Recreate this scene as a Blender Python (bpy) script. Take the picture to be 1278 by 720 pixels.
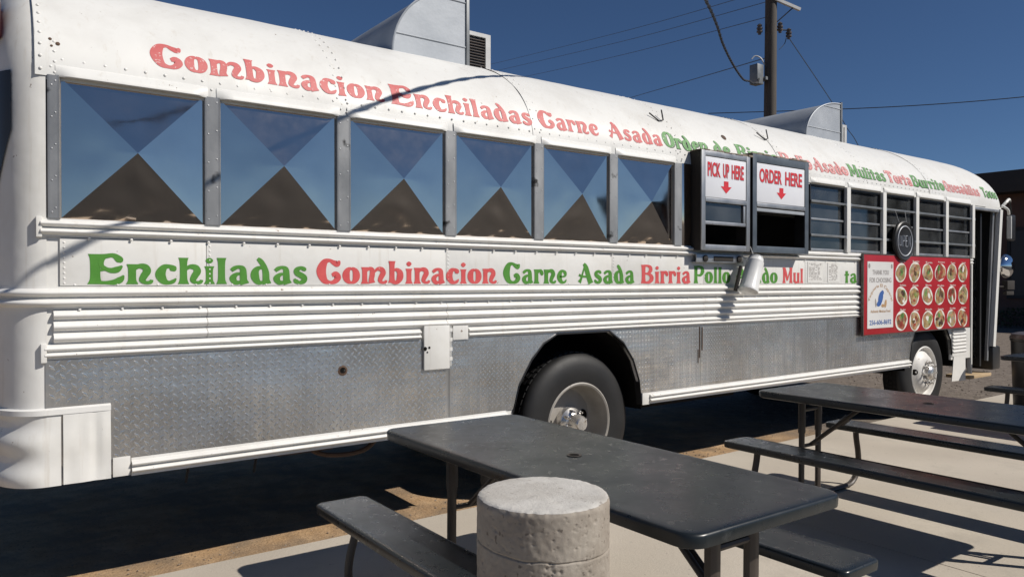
import bpy, bmesh, math, random
from mathutils import Vector, Matrix, noise
R = math.radians
PI = math.pi
rng = random.Random(7)
scene = bpy.context.scene
for o in list(bpy.data.objects):
    bpy.data.objects.remove(o)
COL = scene.collection

# ------------------------------------------------------------------ camera, sky, sun, exposure
CAM = Vector((0.0, -4.0, 1.48))
cam_d = bpy.data.cameras.new('camera')
cam = bpy.data.objects.new('camera', cam_d)
COL.objects.link(cam)
cam.location = CAM
cam.rotation_euler = (R(90 - 0.493), 0, R(53.591 - 90))
cam_d.sensor_width = 36.0
cam_d.lens = 36.0 * 930.0 / 1278.0
cam_d.clip_start = 0.05
cam_d.clip_end = 3000
scene.camera = cam

SUN = Vector((0.68, -0.88, 1.0)).normalized()
sun_el = math.asin(SUN.z)
world = bpy.data.worlds.new('World')
scene.world = world
world.use_nodes = True
wn = world.node_tree
wn.nodes.clear()
w_out = wn.nodes.new('ShaderNodeOutputWorld')
w_bg = wn.nodes.new('ShaderNodeBackground')
w_sky = wn.nodes.new('ShaderNodeTexSky')
w_sky.sky_type = 'NISHITA'
w_sky.sun_disc = False
w_sky.sun_elevation = sun_el
w_sky.sun_rotation = math.atan2(SUN.x, SUN.y)
w_sky.altitude = 2500
w_sky.air_density = 1.0
w_sky.dust_density = 0.0
w_sky.ozone_density = 8.0
w_bg.inputs['Strength'].default_value = 0.056
wn.links.new(w_sky.outputs[0], w_bg.inputs['Color'])
wn.links.new(w_bg.outputs[0], w_out.inputs['Surface'])

sun_d = bpy.data.lights.new('sun', 'SUN')
sun_d.energy = 4.6
sun_d.angle = R(0.53)
sun_d.color = (1.0, 0.945, 0.87)
sun = bpy.data.objects.new('sun', sun_d)
COL.objects.link(sun)
sun.location = (20, -25, 30)
sun.rotation_euler = (-SUN).to_track_quat('-Z', 'Y').to_euler()

scene.view_settings.view_transform = 'Standard'
scene.view_settings.look = 'None'
scene.view_settings.exposure = 0.0
scene.view_settings.gamma = 1.0
scene.view_settings.use_curve_mapping = False
scene.render.engine = 'CYCLES'
scene.cycles.max_bounces = 8
scene.cycles.caustics_reflective = False
scene.cycles.caustics_refractive = False

# ------------------------------------------------------------------ materials
MATS = {}
class NT:
    """small helper to write node trees"""
    def __init__(self, m):
        self.t = m.node_tree
    def n(self, typ, **kw):
        nd = self.t.nodes.new(typ)
        for k, v in kw.items():
            if k in nd.inputs.keys() if not isinstance(k, int) else True:
                pass
            setattr(nd, k, v)
        return nd
    def l(self, a, b):
        self.t.links.new(a, b)

def principled(name, col, rough=0.5, metal=0.0, spec=0.5):
    m = bpy.data.materials.new(name)
    m.use_nodes = True
    b = m.node_tree.nodes['Principled BSDF']
    b.inputs['Base Color'].default_value = (*col, 1)
    b.inputs['Roughness'].default_value = rough
    b.inputs['Metallic'].default_value = metal
    b.inputs['Specular IOR Level'].default_value = spec
    MATS[name] = m
    return m, b, NT(m)

def ramp(nt, fac, stops):
    r = nt.n('ShaderNodeValToRGB')
    el = r.color_ramp.elements
    while len(el) < len(stops):
        el.new(0.5)
    for e, (p, c) in zip(el, stops):
        e.position = p
        e.color = (*c, 1) if len(c) == 3 else c
    nt.l(fac, r.inputs[0])
    return r.outputs[0]

def coords(nt, scale=(1, 1, 1), src='Object'):
    tc = nt.n('ShaderNodeTexCoord')
    mp = nt.n('ShaderNodeMapping')
    mp.inputs['Scale'].default_value = scale
    nt.l(tc.outputs[src], mp.inputs[0])
    return mp.outputs[0]

def noise_tex(nt, vec, scale, detail=4, rough=0.55):
    t = nt.n('ShaderNodeTexNoise')
    t.inputs['Scale'].default_value = scale
    t.inputs['Detail'].default_value = detail
    t.inputs['Roughness'].default_value = rough
    nt.l(vec, t.inputs['Vector'])
    return t.outputs['Fac']

def mix(nt, fac, a, b, mode='MIX'):
    m = nt.n('ShaderNodeMix')
    m.data_type = 'RGBA'
    m.blend_type = mode
    for sock, v in ((m.inputs[0], fac), (m.inputs[6], a), (m.inputs[7], b)):
        if hasattr(v, 'is_linked') or hasattr(v, 'links'):
            nt.l(v, sock)
        elif isinstance(v, (int, float)):
            sock.default_value = v
        else:
            sock.default_value = (*v, 1)
    return m.outputs[2]

def bump(nt, b, h, strength=0.2, dist=0.01):
    n = nt.n('ShaderNodeBump')
    n.inputs['Strength'].default_value = strength
    n.inputs['Distance'].default_value = dist
    nt.l(h, n.inputs['Height'])
    nt.l(n.outputs[0], b.inputs['Normal'])

def noisy(name, c1, c2, scale=4, rough=(0.4, 0.6), metal=0.0, spec=0.5, stretch=(1, 1, 1), detail=5,
          bscale=60, bstr=0.1, bdist=0.004, fleck=None, fleckscale=30, flecklim=(0.68, 0.74)):
    m, b, nt = principled(name, c1, rough[0], metal, spec)
    v = coords(nt, stretch)
    f = noise_tex(nt, v, scale, detail, 0.6)
    col = ramp(nt, f, [(0.3, c1), (0.7, c2)])
    if fleck:
        v2 = coords(nt, (1, 1, 1))
        f2 = noise_tex(nt, v2, fleckscale, 3, 0.5)
        k = ramp(nt, f2, [(flecklim[0], (0, 0, 0)), (flecklim[1], (1, 1, 1))])
        col = mix(nt, k, col, fleck)
    nt.l(col, b.inputs['Base Color'])
    rr = nt.n('ShaderNodeMapRange')
    rr.inputs[3].default_value = rough[0]
    rr.inputs[4].default_value = rough[1]
    nt.l(f, rr.inputs[0])
    nt.l(rr.outputs[0], b.inputs['Roughness'])
    if bstr > 0:
        v3 = coords(nt, (1, 1, 1))
        bump(nt, b, noise_tex(nt, v3, bscale, 4, 0.6), bstr, bdist)
    return m

# white bus paint: chalky, mottled, rust specks and thin vertical run marks
def make_white(name, base, grime, runs=0.5, bs=3.5):
    m, b, nt = principled(name, base, 0.42, 0, 0.4)
    v = coords(nt)
    f1 = noise_tex(nt, v, 2.3, 6, 0.6)
    col = ramp(nt, f1, [(0.30, grime), (0.52, base), (1.0, base)])
    vs = coords(nt, (9, 9, 0.55))
    f2 = noise_tex(nt, vs, 3.0, 5, 0.65)
    k = ramp(nt, f2, [(0.57, (0, 0, 0)), (0.76, (runs, runs, runs))])
    col = mix(nt, k, col, (0.47, 0.41, 0.33))
    f3 = noise_tex(nt, coords(nt), 26, 3, 0.6)
    k3 = ramp(nt, f3, [(0.71, (0, 0, 0)), (0.745, (1, 1, 1))])
    col = mix(nt, k3, col, (0.22, 0.17, 0.13))
    nt.l(col, b.inputs['Base Color'])
    rr = ramp(nt, f1, [(0.3, (0.55,) * 3), (0.7, (0.36,) * 3)])
    nt.l(rr, b.inputs['Roughness'])
    bump(nt, b, noise_tex(nt, coords(nt), bs, 3, 0.5), 0.38, 0.02)
    return m
make_white('white_paint', (0.73, 0.72, 0.685), (0.65, 0.635, 0.59), 0.40)
make_white('white_roof', (0.72, 0.715, 0.685), (0.62, 0.61, 0.58), 0.35, 2.4)
make_white('white_rail', (0.75, 0.74, 0.71), (0.68, 0.665, 0.625), 0.35)

noisy('galvanised', (0.36, 0.37, 0.38), (0.52, 0.52, 0.52), 7, (0.35, 0.55), 0.85, stretch=(1, 1, 0.4), bscale=25, bstr=0.08,
      fleck=(0.06, 0.055, 0.05), fleckscale=11, flecklim=(0.70, 0.76))
noisy('frame_blue', (0.085, 0.105, 0.13), (0.13, 0.155, 0.18), 5, (0.4, 0.55), 0.3, bscale=20, bstr=0.08)
noisy('bar_grey', (0.16, 0.17, 0.175), (0.24, 0.25, 0.255), 9, (0.4, 0.55), 0.4, bstr=0)
noisy('post_metal', (0.34, 0.335, 0.32), (0.46, 0.455, 0.44), 7, (0.38, 0.55), 0.75, stretch=(1, 1, 0.5), bscale=25, bstr=0.08, fleck=(0.05, 0.048, 0.045), fleckscale=9, flecklim=(0.62, 0.70))
noisy('hood_metal', (0.31, 0.335, 0.365), (0.41, 0.435, 0.465), 3.5, (0.5, 0.66), 0.25, bscale=8, bstr=0.12, bdist=0.02)
def make_mirror():
    m, b, nt = principled('bright_steel', (0.6, 0.56, 0.5), 0.1, 1.0)
    v = coords(nt)
    f = noise_tex(nt, v, 5, 4, 0.6)
    nt.l(ramp(nt, f, [(0.3, (0.055,) * 3), (0.75, (0.115,) * 3)]), b.inputs['Roughness'])
    nt.l(ramp(nt, noise_tex(nt, v, 2.2, 5, 0.6), [(0.3, (0.78, 0.655, 0.545)), (0.7, (0.90, 0.75, 0.62))]), b.inputs['Base Color'])
    bump(nt, b, noise_tex(nt, v, 3.5, 2, 0.4), 0.06, 0.012)
make_mirror()
def make_tread():
    m, b, nt = principled('tread_plate', (0.55, 0.55, 0.54), 0.3, 0.9)
    v = coords(nt, (9, 9, 0.35))
    f = noise_tex(nt, v, 2.0, 6, 0.7)
    f2 = noise_tex(nt, coords(nt), 1.6, 4, 0.6)
    c = ramp(nt, f, [(0.32, (0.52, 0.515, 0.505)), (0.52, (0.76, 0.755, 0.74)), (0.70, (0.90, 0.895, 0.88))])
    c = mix(nt, ramp(nt, f2, [(0.40, (0, 0, 0)), (0.66, (0.65, 0.65, 0.65))]), c, (0.40, 0.355, 0.30))
    nt.l(c, b.inputs['Base Color'])
    nt.l(ramp(nt, f, [(0.3, (0.36,) * 3), (0.7, (0.20,) * 3)]), b.inputs['Roughness'])
    bump(nt, b, noise_tex(nt, coords(nt, (1, 1, 2.2)), 2.6, 3, 0.5), 0.42, 0.02)
make_tread()
noisy('tread_lug', (0.58, 0.575, 0.56), (0.74, 0.735, 0.72), 8, (0.22, 0.32), 0.9, bstr=0)
def make_resin():
    m, b, nt = principled('table_resin', (0.012, 0.015, 0.017), 0.35, 0, 0.5)
    v = coords(nt)
    big = noise_tex(nt, v, 1.7, 5, 0.6)
    streak = noise_tex(nt, coords(nt, (14, 1.2, 6)), 2.2, 6, 0.7)
    dust = noise_tex(nt, v, 9, 6, 0.7)
    c = ramp(nt, big, [(0.3, (0.008, 0.0115, 0.014)), (0.7, (0.015, 0.0195, 0.022))])
    c = mix(nt, ramp(nt, streak, [(0.50, (0, 0, 0)), (0.80, (0.14,) * 3)]), c, (0.075, 0.078, 0.074))
    c = mix(nt, ramp(nt, dust, [(0.61, (0, 0, 0)), (0.74, (0.40,) * 3)]), c, (0.070, 0.076, 0.076))
    nt.l(c, b.inputs['Base Color'])
    spots = noise_tex(nt, v, 22, 3, 0.6)
    blot = noise_tex(nt, v, 3.2, 6, 0.65)
    rr = ramp(nt, blot, [(0.34, (0.24,) * 3), (0.50, (0.31,) * 3), (0.66, (0.40,) * 3)])
    rr = mix(nt, ramp(nt, spots, [(0.60, (0, 0, 0)), (0.66, (1, 1, 1))]), rr, (0.22, 0.22, 0.22))
    nt.l(rr, b.inputs['Roughness'])
    bump(nt, b, noise_tex(nt, v, 4, 4, 0.55), 0.10, 0.012)
make_resin()
noisy('leg_paint', (0.046, 0.036, 0.029), (0.070, 0.056, 0.046), 9, (0.4, 0.55), 0.1, bscale=90, bstr=0.06)
noisy('rubber', (0.0045, 0.0045, 0.005), (0.0115, 0.011, 0.011), 6, (0.5, 0.72), bscale=70, bstr=0.15)
noisy('black_void', (0.006, 0.006, 0.006), (0.012, 0.011, 0.010), 3, (0.8, 0.9), spec=0.1, bstr=0)
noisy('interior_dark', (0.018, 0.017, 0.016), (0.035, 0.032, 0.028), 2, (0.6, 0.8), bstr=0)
noisy('underbody', (0.012, 0.010, 0.008), (0.026, 0.020, 0.016), 6, (0.7, 0.9), bstr=0.3, bscale=30)
noisy('rim_white', (0.62, 0.60, 0.56), (0.76, 0.74, 0.70), 9, (0.45, 0.6), fleck=(0.22, 0.15, 0.10), fleckscale=22, bscale=40, bstr=0.08)
noisy('rim_grey', (0.27, 0.25, 0.22), (0.37, 0.345, 0.31), 7, (0.5, 0.65), fleck=(0.14, 0.10, 0.07), fleckscale=16, bscale=40, bstr=0.08)
noisy('hub_white', (0.62, 0.59, 0.55), (0.84, 0.82, 0.79), 26, (0.18, 0.34), 0.75, fleck=(0.2, 0.12, 0.07), fleckscale=30, bstr=0)
noisy('chrome', (0.75, 0.75, 0.76), (0.82, 0.82, 0.83), 4, (0.06, 0.12), 1.0, bstr=0)
noisy('black_plastic', (0.012, 0.012, 0.013), (0.02, 0.02, 0.021), 5, (0.35, 0.5), bstr=0.05)
noisy('red_paint', (0.58, 0.072, 0.075), (0.66, 0.105, 0.10), 14, (0.45, 0.55), bstr=0, fleck=(0.76, 0.55, 0.53), fleckscale=55, flecklim=(0.70, 0.80))
noisy('red_roof_paint', (0.50, 0.075, 0.075), (0.57, 0.125, 0.12), 14, (0.5, 0.6), bstr=0, fleck=(0.70, 0.58, 0.56), fleckscale=70, flecklim=(0.62, 0.74))
noisy('red_faded', (0.56, 0.17, 0.165), (0.62, 0.25, 0.24), 14, (0.5, 0.6), bstr=0, fleck=(0.80, 0.74, 0.71), fleckscale=60, flecklim=(0.56, 0.68))
noisy('green_paint', (0.062, 0.225, 0.022), (0.085, 0.275, 0.035), 14, (0.45, 0.55), bstr=0, fleck=(0.5, 0.6, 0.45), fleckscale=60, flecklim=(0.72, 0.80))
noisy('green_faded', (0.07, 0.24, 0.05), (0.11, 0.30, 0.08), 14, (0.5, 0.6), bstr=0, fleck=(0.66, 0.72, 0.60), fleckscale=70, flecklim=(0.62, 0.72))
noisy('letter_edge', (0.035, 0.035, 0.03), (0.09, 0.09, 0.08), 20, (0.5, 0.6), bstr=0)
noisy('sign_white', (0.74, 0.75, 0.79), (0.80, 0.81, 0.84), 3, (0.35, 0.45), bstr=0)
noisy('sign_red', (0.60, 0.02, 0.03), (0.68, 0.04, 0.05), 9, (0.4, 0.5), bstr=0)
noisy('sign_grey', (0.30, 0.30, 0.32), (0.38, 0.38, 0.40), 9, (0.4, 0.5), bstr=0)
noisy('board_red', (0.36, 0.012, 0.018), (0.43, 0.018, 0.026), 5, (0.32, 0.45), bstr=0)
noisy('board_white', (0.66, 0.65, 0.63), (0.72, 0.71, 0.69), 3, (0.4, 0.5), bstr=0)
noisy('print_grey', (0.25, 0.23, 0.22), (0.35, 0.32, 0.30), 9, (0.5, 0.6), bstr=0)
noisy('print_blue', (0.03, 0.09, 0.30), (0.05, 0.14, 0.40), 9, (0.5, 0.6), bstr=0)
noisy('print_tan', (0.42, 0.25, 0.12), (0.52, 0.33, 0.18), 9, (0.5, 0.6), bstr=0)
noisy('print_cream', (0.74, 0.72, 0.64), (0.80, 0.78, 0.72), 9, (0.4, 0.5), bstr=0)
noisy('clear_plastic', (0.68, 0.68, 0.66), (0.76, 0.76, 0.74), 6, (0.25, 0.4), bstr=0.1)
noisy('rust', (0.06, 0.034, 0.020), (0.12, 0.068, 0.040), 20, (0.7, 0.9), bstr=0.3)
noisy('paper', (0.66, 0.65, 0.61), (0.74, 0.73, 0.70), 12, (0.7, 0.8), bstr=0)
noisy('pole_wood', (0.050, 0.042, 0.036), (0.095, 0.080, 0.066), 5, (0.7, 0.9), stretch=(6, 6, 0.5), bscale=40, bstr=0.3)
noisy('cable_black', (0.012, 0.012, 0.014), (0.022, 0.022, 0.025), 8, (0.5, 0.6), bstr=0)
noisy('line_wire', (0.07, 0.10, 0.155), (0.09, 0.125, 0.185), 8, (0.5, 0.6), bstr=0)
noisy('insulator', (0.07, 0.06, 0.055), (0.12, 0.10, 0.09), 8, (0.25, 0.35), bstr=0)
noisy('arm_white', (0.46, 0.46, 0.45), (0.58, 0.58, 0.57), 8, (0.4, 0.5), bstr=0)
noisy('step_wood', (0.42, 0.30, 0.17), (0.52, 0.39, 0.24), 6, (0.7, 0.8), stretch=(1, 8, 8), bstr=0.2)
noisy('neon_grey', (0.55, 0.58, 0.63), (0.65, 0.68, 0.72), 9, (0.3, 0.4), bstr=0)
noisy('brick_wall', (0.095, 0.050, 0.038), (0.14, 0.075, 0.055), 2, (0.8, 0.9), bstr=0.1)
noisy('dark_siding', (0.030, 0.026, 0.024), (0.048, 0.042, 0.038), 2, (0.7, 0.9), bstr=0.1)
noisy('hedge_leaf', (0.020, 0.032, 0.012), (0.045, 0.060, 0.022), 5, (0.6, 0.8), bstr=0)
noisy('marker_red', (0.030, 0.004, 0.003), (0.05, 0.007, 0.005), 9, (0.25, 0.35), bstr=0)

def make_food(name, cols):
    m, b, nt = principled(name, cols[0], 0.5)
    oi = nt.n('ShaderNodeObjectInfo')
    v = coords(nt)
    ad = nt.n('ShaderNodeVectorMath'); ad.operation = 'ADD'
    nt.l(v, ad.inputs[0]); nt.l(oi.outputs['Random'], ad.inputs[1])
    vo = nt.n('ShaderNodeTexVoronoi'); vo.inputs['Scale'].default_value = 26
    nt.l(ad.outputs[0], vo.inputs['Vector'])
    f = noise_tex(nt, ad.outputs[0], 13, 3, 0.6)
    c = ramp(nt, f, [(0.30, cols[0]), (0.45, cols[1]), (0.56, cols[2]), (0.68, cols[3])])
    c = mix(nt, 0.35, c, vo.outputs['Color'], 'MULTIPLY')
    nt.l(c, b.inputs['Base Color'])
make_food('food_tan', [(0.16, 0.05, 0.03), (0.42, 0.25, 0.11), (0.55, 0.38, 0.19), (0.34, 0.32, 0.24)])
make_food('food_dark', [(0.03, 0.015, 0.01), (0.08, 0.04, 0.02), (0.16, 0.07, 0.03), (0.28, 0.16, 0.08)])
make_food('food_green', [(0.06, 0.12, 0.02), (0.12, 0.24, 0.05), (0.25, 0.34, 0.10), (0.45, 0.42, 0.25)])
make_food('food_red', [(0.20, 0.02, 0.015), (0.34, 0.06, 0.03), (0.45, 0.26, 0.12), (0.50, 0.38, 0.22)])
make_food('food_mixed', [(0.10, 0.05, 0.03), (0.42, 0.26, 0.12), (0.50, 0.36, 0.19), (0.16, 0.22, 0.08)])

def make_glass():
    m = bpy.data.materials.new('window_glass'); m.use_nodes = True
    t = m.node_tree; t.nodes.clear()
    o = t.nodes.new('ShaderNodeOutputMaterial')
    mx = t.nodes.new('ShaderNodeMixShader')
    tr = t.nodes.new('ShaderNodeBsdfTransparent'); tr.inputs[0].default_value = (0.52, 0.55, 0.57, 1)
    gl = t.nodes.new('ShaderNodeBsdfGlossy'); gl.inputs['Roughness'].default_value = 0.03
    fr = t.nodes.new('ShaderNodeFresnel'); fr.inputs[0].default_value = 1.9
    t.links.new(fr.outputs[0], mx.inputs[0]); t.links.new(tr.outputs[0], mx.inputs[1]); t.links.new(gl.outputs[0], mx.inputs[2])
    df = t.nodes.new('ShaderNodeBsdfDiffuse'); df.inputs[0].default_value = (0.36, 0.38, 0.39, 1)
    dn = t.nodes.new('ShaderNodeTexNoise'); dn.inputs['Scale'].default_value = 3.0; dn.inputs['Detail'].default_value = 6
    tcn = t.nodes.new('ShaderNodeTexCoord'); t.links.new(tcn.outputs['Object'], dn.inputs['Vector'])
    mr = t.nodes.new('ShaderNodeMapRange'); mr.inputs[1].default_value = 0.3; mr.inputs[2].default_value = 0.7; mr.inputs[3].default_value = 0.03; mr.inputs[4].default_value = 0.17
    t.links.new(dn.outputs['Fac'], mr.inputs[0])
    m2 = t.nodes.new('ShaderNodeMixShader')
    t.links.new(mr.outputs[0], m2.inputs[0]); t.links.new(mx.outputs[0], m2.inputs[1]); t.links.new(df.outputs[0], m2.inputs[2])
    t.links.new(m2.outputs[0], o.inputs[0])
    MATS['window_glass'] = m
make_glass()

def make_ground(name, stops, scale, bstr, bscale, rough=0.9, speck=None, patch=None):
    m, b, nt = principled(name, stops[0][1], rough, 0, 0.2)
    v = coords(nt)
    c = ramp(nt, noise_tex(nt, v, scale, 8, 0.65), stops)
    if patch:
        c = mix(nt, ramp(nt, noise_tex(nt, v, patch[0], 5, 0.6), [(0.42, (0, 0, 0)), (0.66, (0.75,) * 3)]), c, patch[1])
    if speck:
        c = mix(nt, ramp(nt, noise_tex(nt, v, speck[0], 2, 0.5), [(speck[2], (0, 0, 0)), (speck[2] + 0.05, (0.8,) * 3)]), c, speck[1])
    nt.l(c, b.inputs['Base Color'])
    bump(nt, b, noise_tex(nt, v, bscale, 6, 0.7), bstr, 0.02)
make_ground('dirt', [(0.3, (0.33, 0.205, 0.105)), (0.5, (0.44, 0.285, 0.155)), (0.7, (0.53, 0.36, 0.21))], 5, 0.5, 45,
            speck=(55, (0.16, 0.10, 0.06), 0.64), patch=(0.6, (0.30, 0.235, 0.175)))
make_ground('concrete', [(0.3, (0.44, 0.395, 0.33)), (0.5, (0.53, 0.475, 0.395)), (0.72, (0.60, 0.54, 0.46))], 2.6, 0.22, 70,
            speck=(38, (0.30, 0.27, 0.23), 0.70), patch=(1.3, (0.42, 0.37, 0.305)))
make_ground('asphalt', [(0.3, (0.0125, 0.0145, 0.017)), (0.7, (0.020, 0.023, 0.027))], 3, 0.5, 90)  # kept near black so the steel window sheets reflect dark
make_ground('stone_grey', [(0.3, (0.16, 0.13, 0.105)), (0.7, (0.33, 0.28, 0.23))], 6, 0.2, 60)
make_ground('gravel', [(0.3, (0.13, 0.108, 0.088)), (0.5, (0.20, 0.165, 0.135)), (0.72, (0.28, 0.24, 0.20))], 7, 0.7, 40,
            speck=(30, (0.08, 0.065, 0.055), 0.62), patch=(0.5, (0.25, 0.19, 0.14)))
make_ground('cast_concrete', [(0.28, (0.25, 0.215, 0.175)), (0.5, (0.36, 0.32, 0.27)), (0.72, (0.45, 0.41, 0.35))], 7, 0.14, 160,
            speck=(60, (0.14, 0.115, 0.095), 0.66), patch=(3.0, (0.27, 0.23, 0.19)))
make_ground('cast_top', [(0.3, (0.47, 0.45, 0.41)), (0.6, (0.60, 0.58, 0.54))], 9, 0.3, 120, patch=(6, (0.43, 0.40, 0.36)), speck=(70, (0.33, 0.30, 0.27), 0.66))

# ------------------------------------------------------------------ mesh builder
class MB:
    def __init__(s):
        s.v = []; s.f = []
    def add(s, vs, fs):
        k = len(s.v)
        s.v.extend([tuple(p) for p in vs])
        s.f.extend([tuple(i + k for i in f) for f in fs])
        return s
    def box(s, x0, x1, y0, y1, z0, z1, bev=0.0, mat=None):
        if bev <= 0:
            vs = [(x, y, z) for x in (x0, x1) for y in (y0, y1) for z in (z0, z1)]
            fs = [(0, 1, 3, 2), (4, 6, 7, 5), (0, 4, 5, 1), (2, 3, 7, 6), (0, 2, 6, 4), (1, 5, 7, 3)]
            if mat: vs = [mat @ Vector(p) for p in vs]
            return s.add(vs, fs)
        bm = bmesh.new()
        bmesh.ops.create_cube(bm, size=1)
        for v in bm.verts:
            v.co = Vector(((x0 + x1) / 2 + v.co.x * (x1 - x0), (y0 + y1) / 2 + v.co.y * (y1 - y0), (z0 + z1) / 2 + v.co.z * (z1 - z0)))
        bmesh.ops.bevel(bm, geom=bm.edges[:], offset=bev, segments=2, affect='EDGES', profile=0.6)
        return s.bm(bm, mat)
    def bm(s, bm, mat=None):
        bm.verts.index_update()
        vs = [(mat @ v.co) if mat else v.co.copy() for v in bm.verts]
        s.add(vs, [tuple(v.index for v in f.verts) for f in bm.faces])
        bm.free()
        return s
    def grid(s, rows, close_u=False, close_v=False, flip=False):
        n, m = len(rows), len(rows[0])
        vs = [p for r in rows for p in r]
        fs = []
        for i in range(n if close_v else n - 1):
            for j in range(m if close_u else m - 1):
                a, b = i * m + j, i * m + (j + 1) % m
                c, d = ((i + 1) % n) * m + (j + 1) % m, ((i + 1) % n) * m + j
                fs.append((d, c, b, a) if flip else (a, b, c, d))
        return s.add(vs, fs)
    def extrude_x(s, prof, x0, x1, n=1, caps=True, jitter=None):
        """closed (y,z) profile extruded along x"""
        rows = []
        for i in range(n + 1):
            x = x0 + (x1 - x0) * i / n
            rows.append([(x, y + (jitter(x, z) if jitter else 0), z) for y, z in prof])
        k = len(s.v); m = len(prof)
        s.grid(rows, close_u=True)
        if caps:
            s.f.append(tuple(k + j for j in range(m))[::-1])
            s.f.append(tuple(k + n * m + j for j in range(m)))
        return s
    def tube(s, pts, r, seg=8, caps=True, flat=None):
        pts = [Vector(p) for p in pts]
        rows = []
        prev = None
        for i, p in enumerate(pts):
            t = (pts[min(i + 1, len(pts) - 1)] - pts[max(i - 1, 0)]).normalized()
            if prev is None:
                u = t.cross(Vector((0, 0, 1)))
                if u.length < 1e-3: u = t.cross(Vector((0, 1, 0)))
                u.normalize()
            else:
                u = (prev - t * prev.dot(t)).normalized()
            prev = u
            w = t.cross(u)
            rr = r[i] if isinstance(r, (list, tuple)) else r
            row = []
            for j in range(seg):
                a = 2 * PI * j / seg
                fu, fw = (flat if flat else (1, 1))
                row.append(p + u * math.cos(a) * rr * fu + w * math.sin(a) * rr * fw)
            rows.append(row)
        k = len(s.v)
        s.grid(rows, close_u=True)
        if caps:
            s.f.append(tuple(k + j for j in range(seg))[::-1])
            s.f.append(tuple(k + (len(pts) - 1) * seg + j for j in range(seg)))
        return s
    def bar(s, a, b, w, h, up=(0, 0, 1)):
        a = Vector(a); b = Vector(b)
        t = (b - a).normalized(); up = Vector(up)
        u = t.cross(up).normalized() * w / 2
        q = u.cross(t).normalized() * h / 2
        vs = [a + u + q, a - u + q, a - u - q, a + u - q, b + u + q, b - u + q, b - u - q, b + u - q]
        return s.add(vs, [(0, 1, 2, 3), (7, 6, 5, 4), (0, 4, 5, 1), (1, 5, 6, 2), (2, 6, 7, 3), (3, 7, 4, 0)])
    def lathe_y(s, prof, c, seg=48, closed=False):
        """profile of (radius, y) turned about an axis along y through c"""
        rows = []
        for r, y in prof:
            rows.append([(c[0] + r * math.cos(2 * PI * j / seg), c[1] + y, c[2] + r * math.sin(2 * PI * j / seg)) for j in range(seg)])
        return s.grid(rows, close_u=True, close_v=closed)
    def lathe_z(s, prof, c, seg=48):
        rows = []
        for r, z in prof:
            rows.append([(c[0] + r * math.cos(2 * PI * j / seg), c[1] + r * math.sin(2 * PI * j / seg), c[2] + z) for j in range(seg)])
        k = len(s.v)
        s.grid(rows, close_u=True, flip=True)
        return s
    def dome(s, c, nrm, r, h, seg=6):
        nrm = Vector(nrm).normalized(); c = Vector(c)
        u = nrm.cross(Vector((0.3, 0.1, 1))).normalized(); w = nrm.cross(u)
        vs = []
        for rr, hh in ((1, 0), (0.72, 0.65)):
            for j in range(seg):
                a = 2 * PI * j / seg
                vs.append(c + (u * math.cos(a) + w * math.sin(a)) * r * rr + nrm * h * hh)
        vs.append(c + nrm * h)
        fs = []
        for j in range(seg):
            b = (j + 1) % seg
            fs.append((j, b, seg + b, seg + j)); fs.append((seg + j, seg + b, 2 * seg))
        return s.add(vs, fs)
    def build(s, name, mat, parent=None, sharp=38, kind=None, loc=None):
        me = bpy.data.meshes.new(name)
        me.from_pydata(s.v, [], s.f)
        me.validate(verbose=False)
        bm = bmesh.new(); bm.from_mesh(me)
        bmesh.ops.recalc_face_normals(bm, faces=bm.faces[:])
        bm.to_mesh(me); bm.free()
        me.polygons.foreach_set('use_smooth', [True] * len(me.polygons))
        me.set_sharp_from_angle(angle=R(sharp))
        me.update()
        return link(name, me, mat, parent, kind)

def link(name, me, mat, parent=None, kind=None):
    o = bpy.data.objects.new(name, me)
    if mat is not None:
        me.materials.clear()
        me.materials.append(MATS[mat])
    COL.objects.link(o)
    if parent is not None:
        o.parent = parent
        if not parent.get('local_parts'):
            p = parent; loc = Vector((0, 0, 0))
            while p is not None:
                if p.type == 'EMPTY': loc = loc + Vector(p.location)
                p = p.parent
            o.matrix_parent_inverse = Matrix.Translation(-loc) if parent.type == 'EMPTY' else Matrix.Identity(4)
    if kind: o['kind'] = kind
    return o

def tag(o, label, cat, group=None):
    o['label'] = label; o['category'] = cat
    if group: o['group'] = group
    return o

def thing(name, label, cat, loc=(0, 0, 0), group=None, rotz=0, local=False):
    o = bpy.data.objects.new(name, None)
    o.empty_display_size = 0.2
    COL.objects.link(o)
    o.location = loc; o.rotation_euler = (0, 0, rotz)
    if local: o['local_parts'] = 1
    return tag(o, label, cat, group)

def catmull(pts, n=8):
    out = []
    P = [tuple(p) for p in pts]
    for i in range(len(P) - 1):
        p0 = P[max(i - 1, 0)]; p1 = P[i]; p2 = P[i + 1]; p3 = P[min(i + 2, len(P) - 1)]
        for k in range(n):
            t = k / n
            out.append(tuple(0.5 * ((2 * b) + (c - a) * t + (2 * a - 5 * b + 4 * c - d) * t * t + (-a + 3 * b - 3 * c + d) * t ** 3)
                             for a, b, c, d in zip(p0, p1, p2, p3)))
    out.append(P[-1])
    return out

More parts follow.
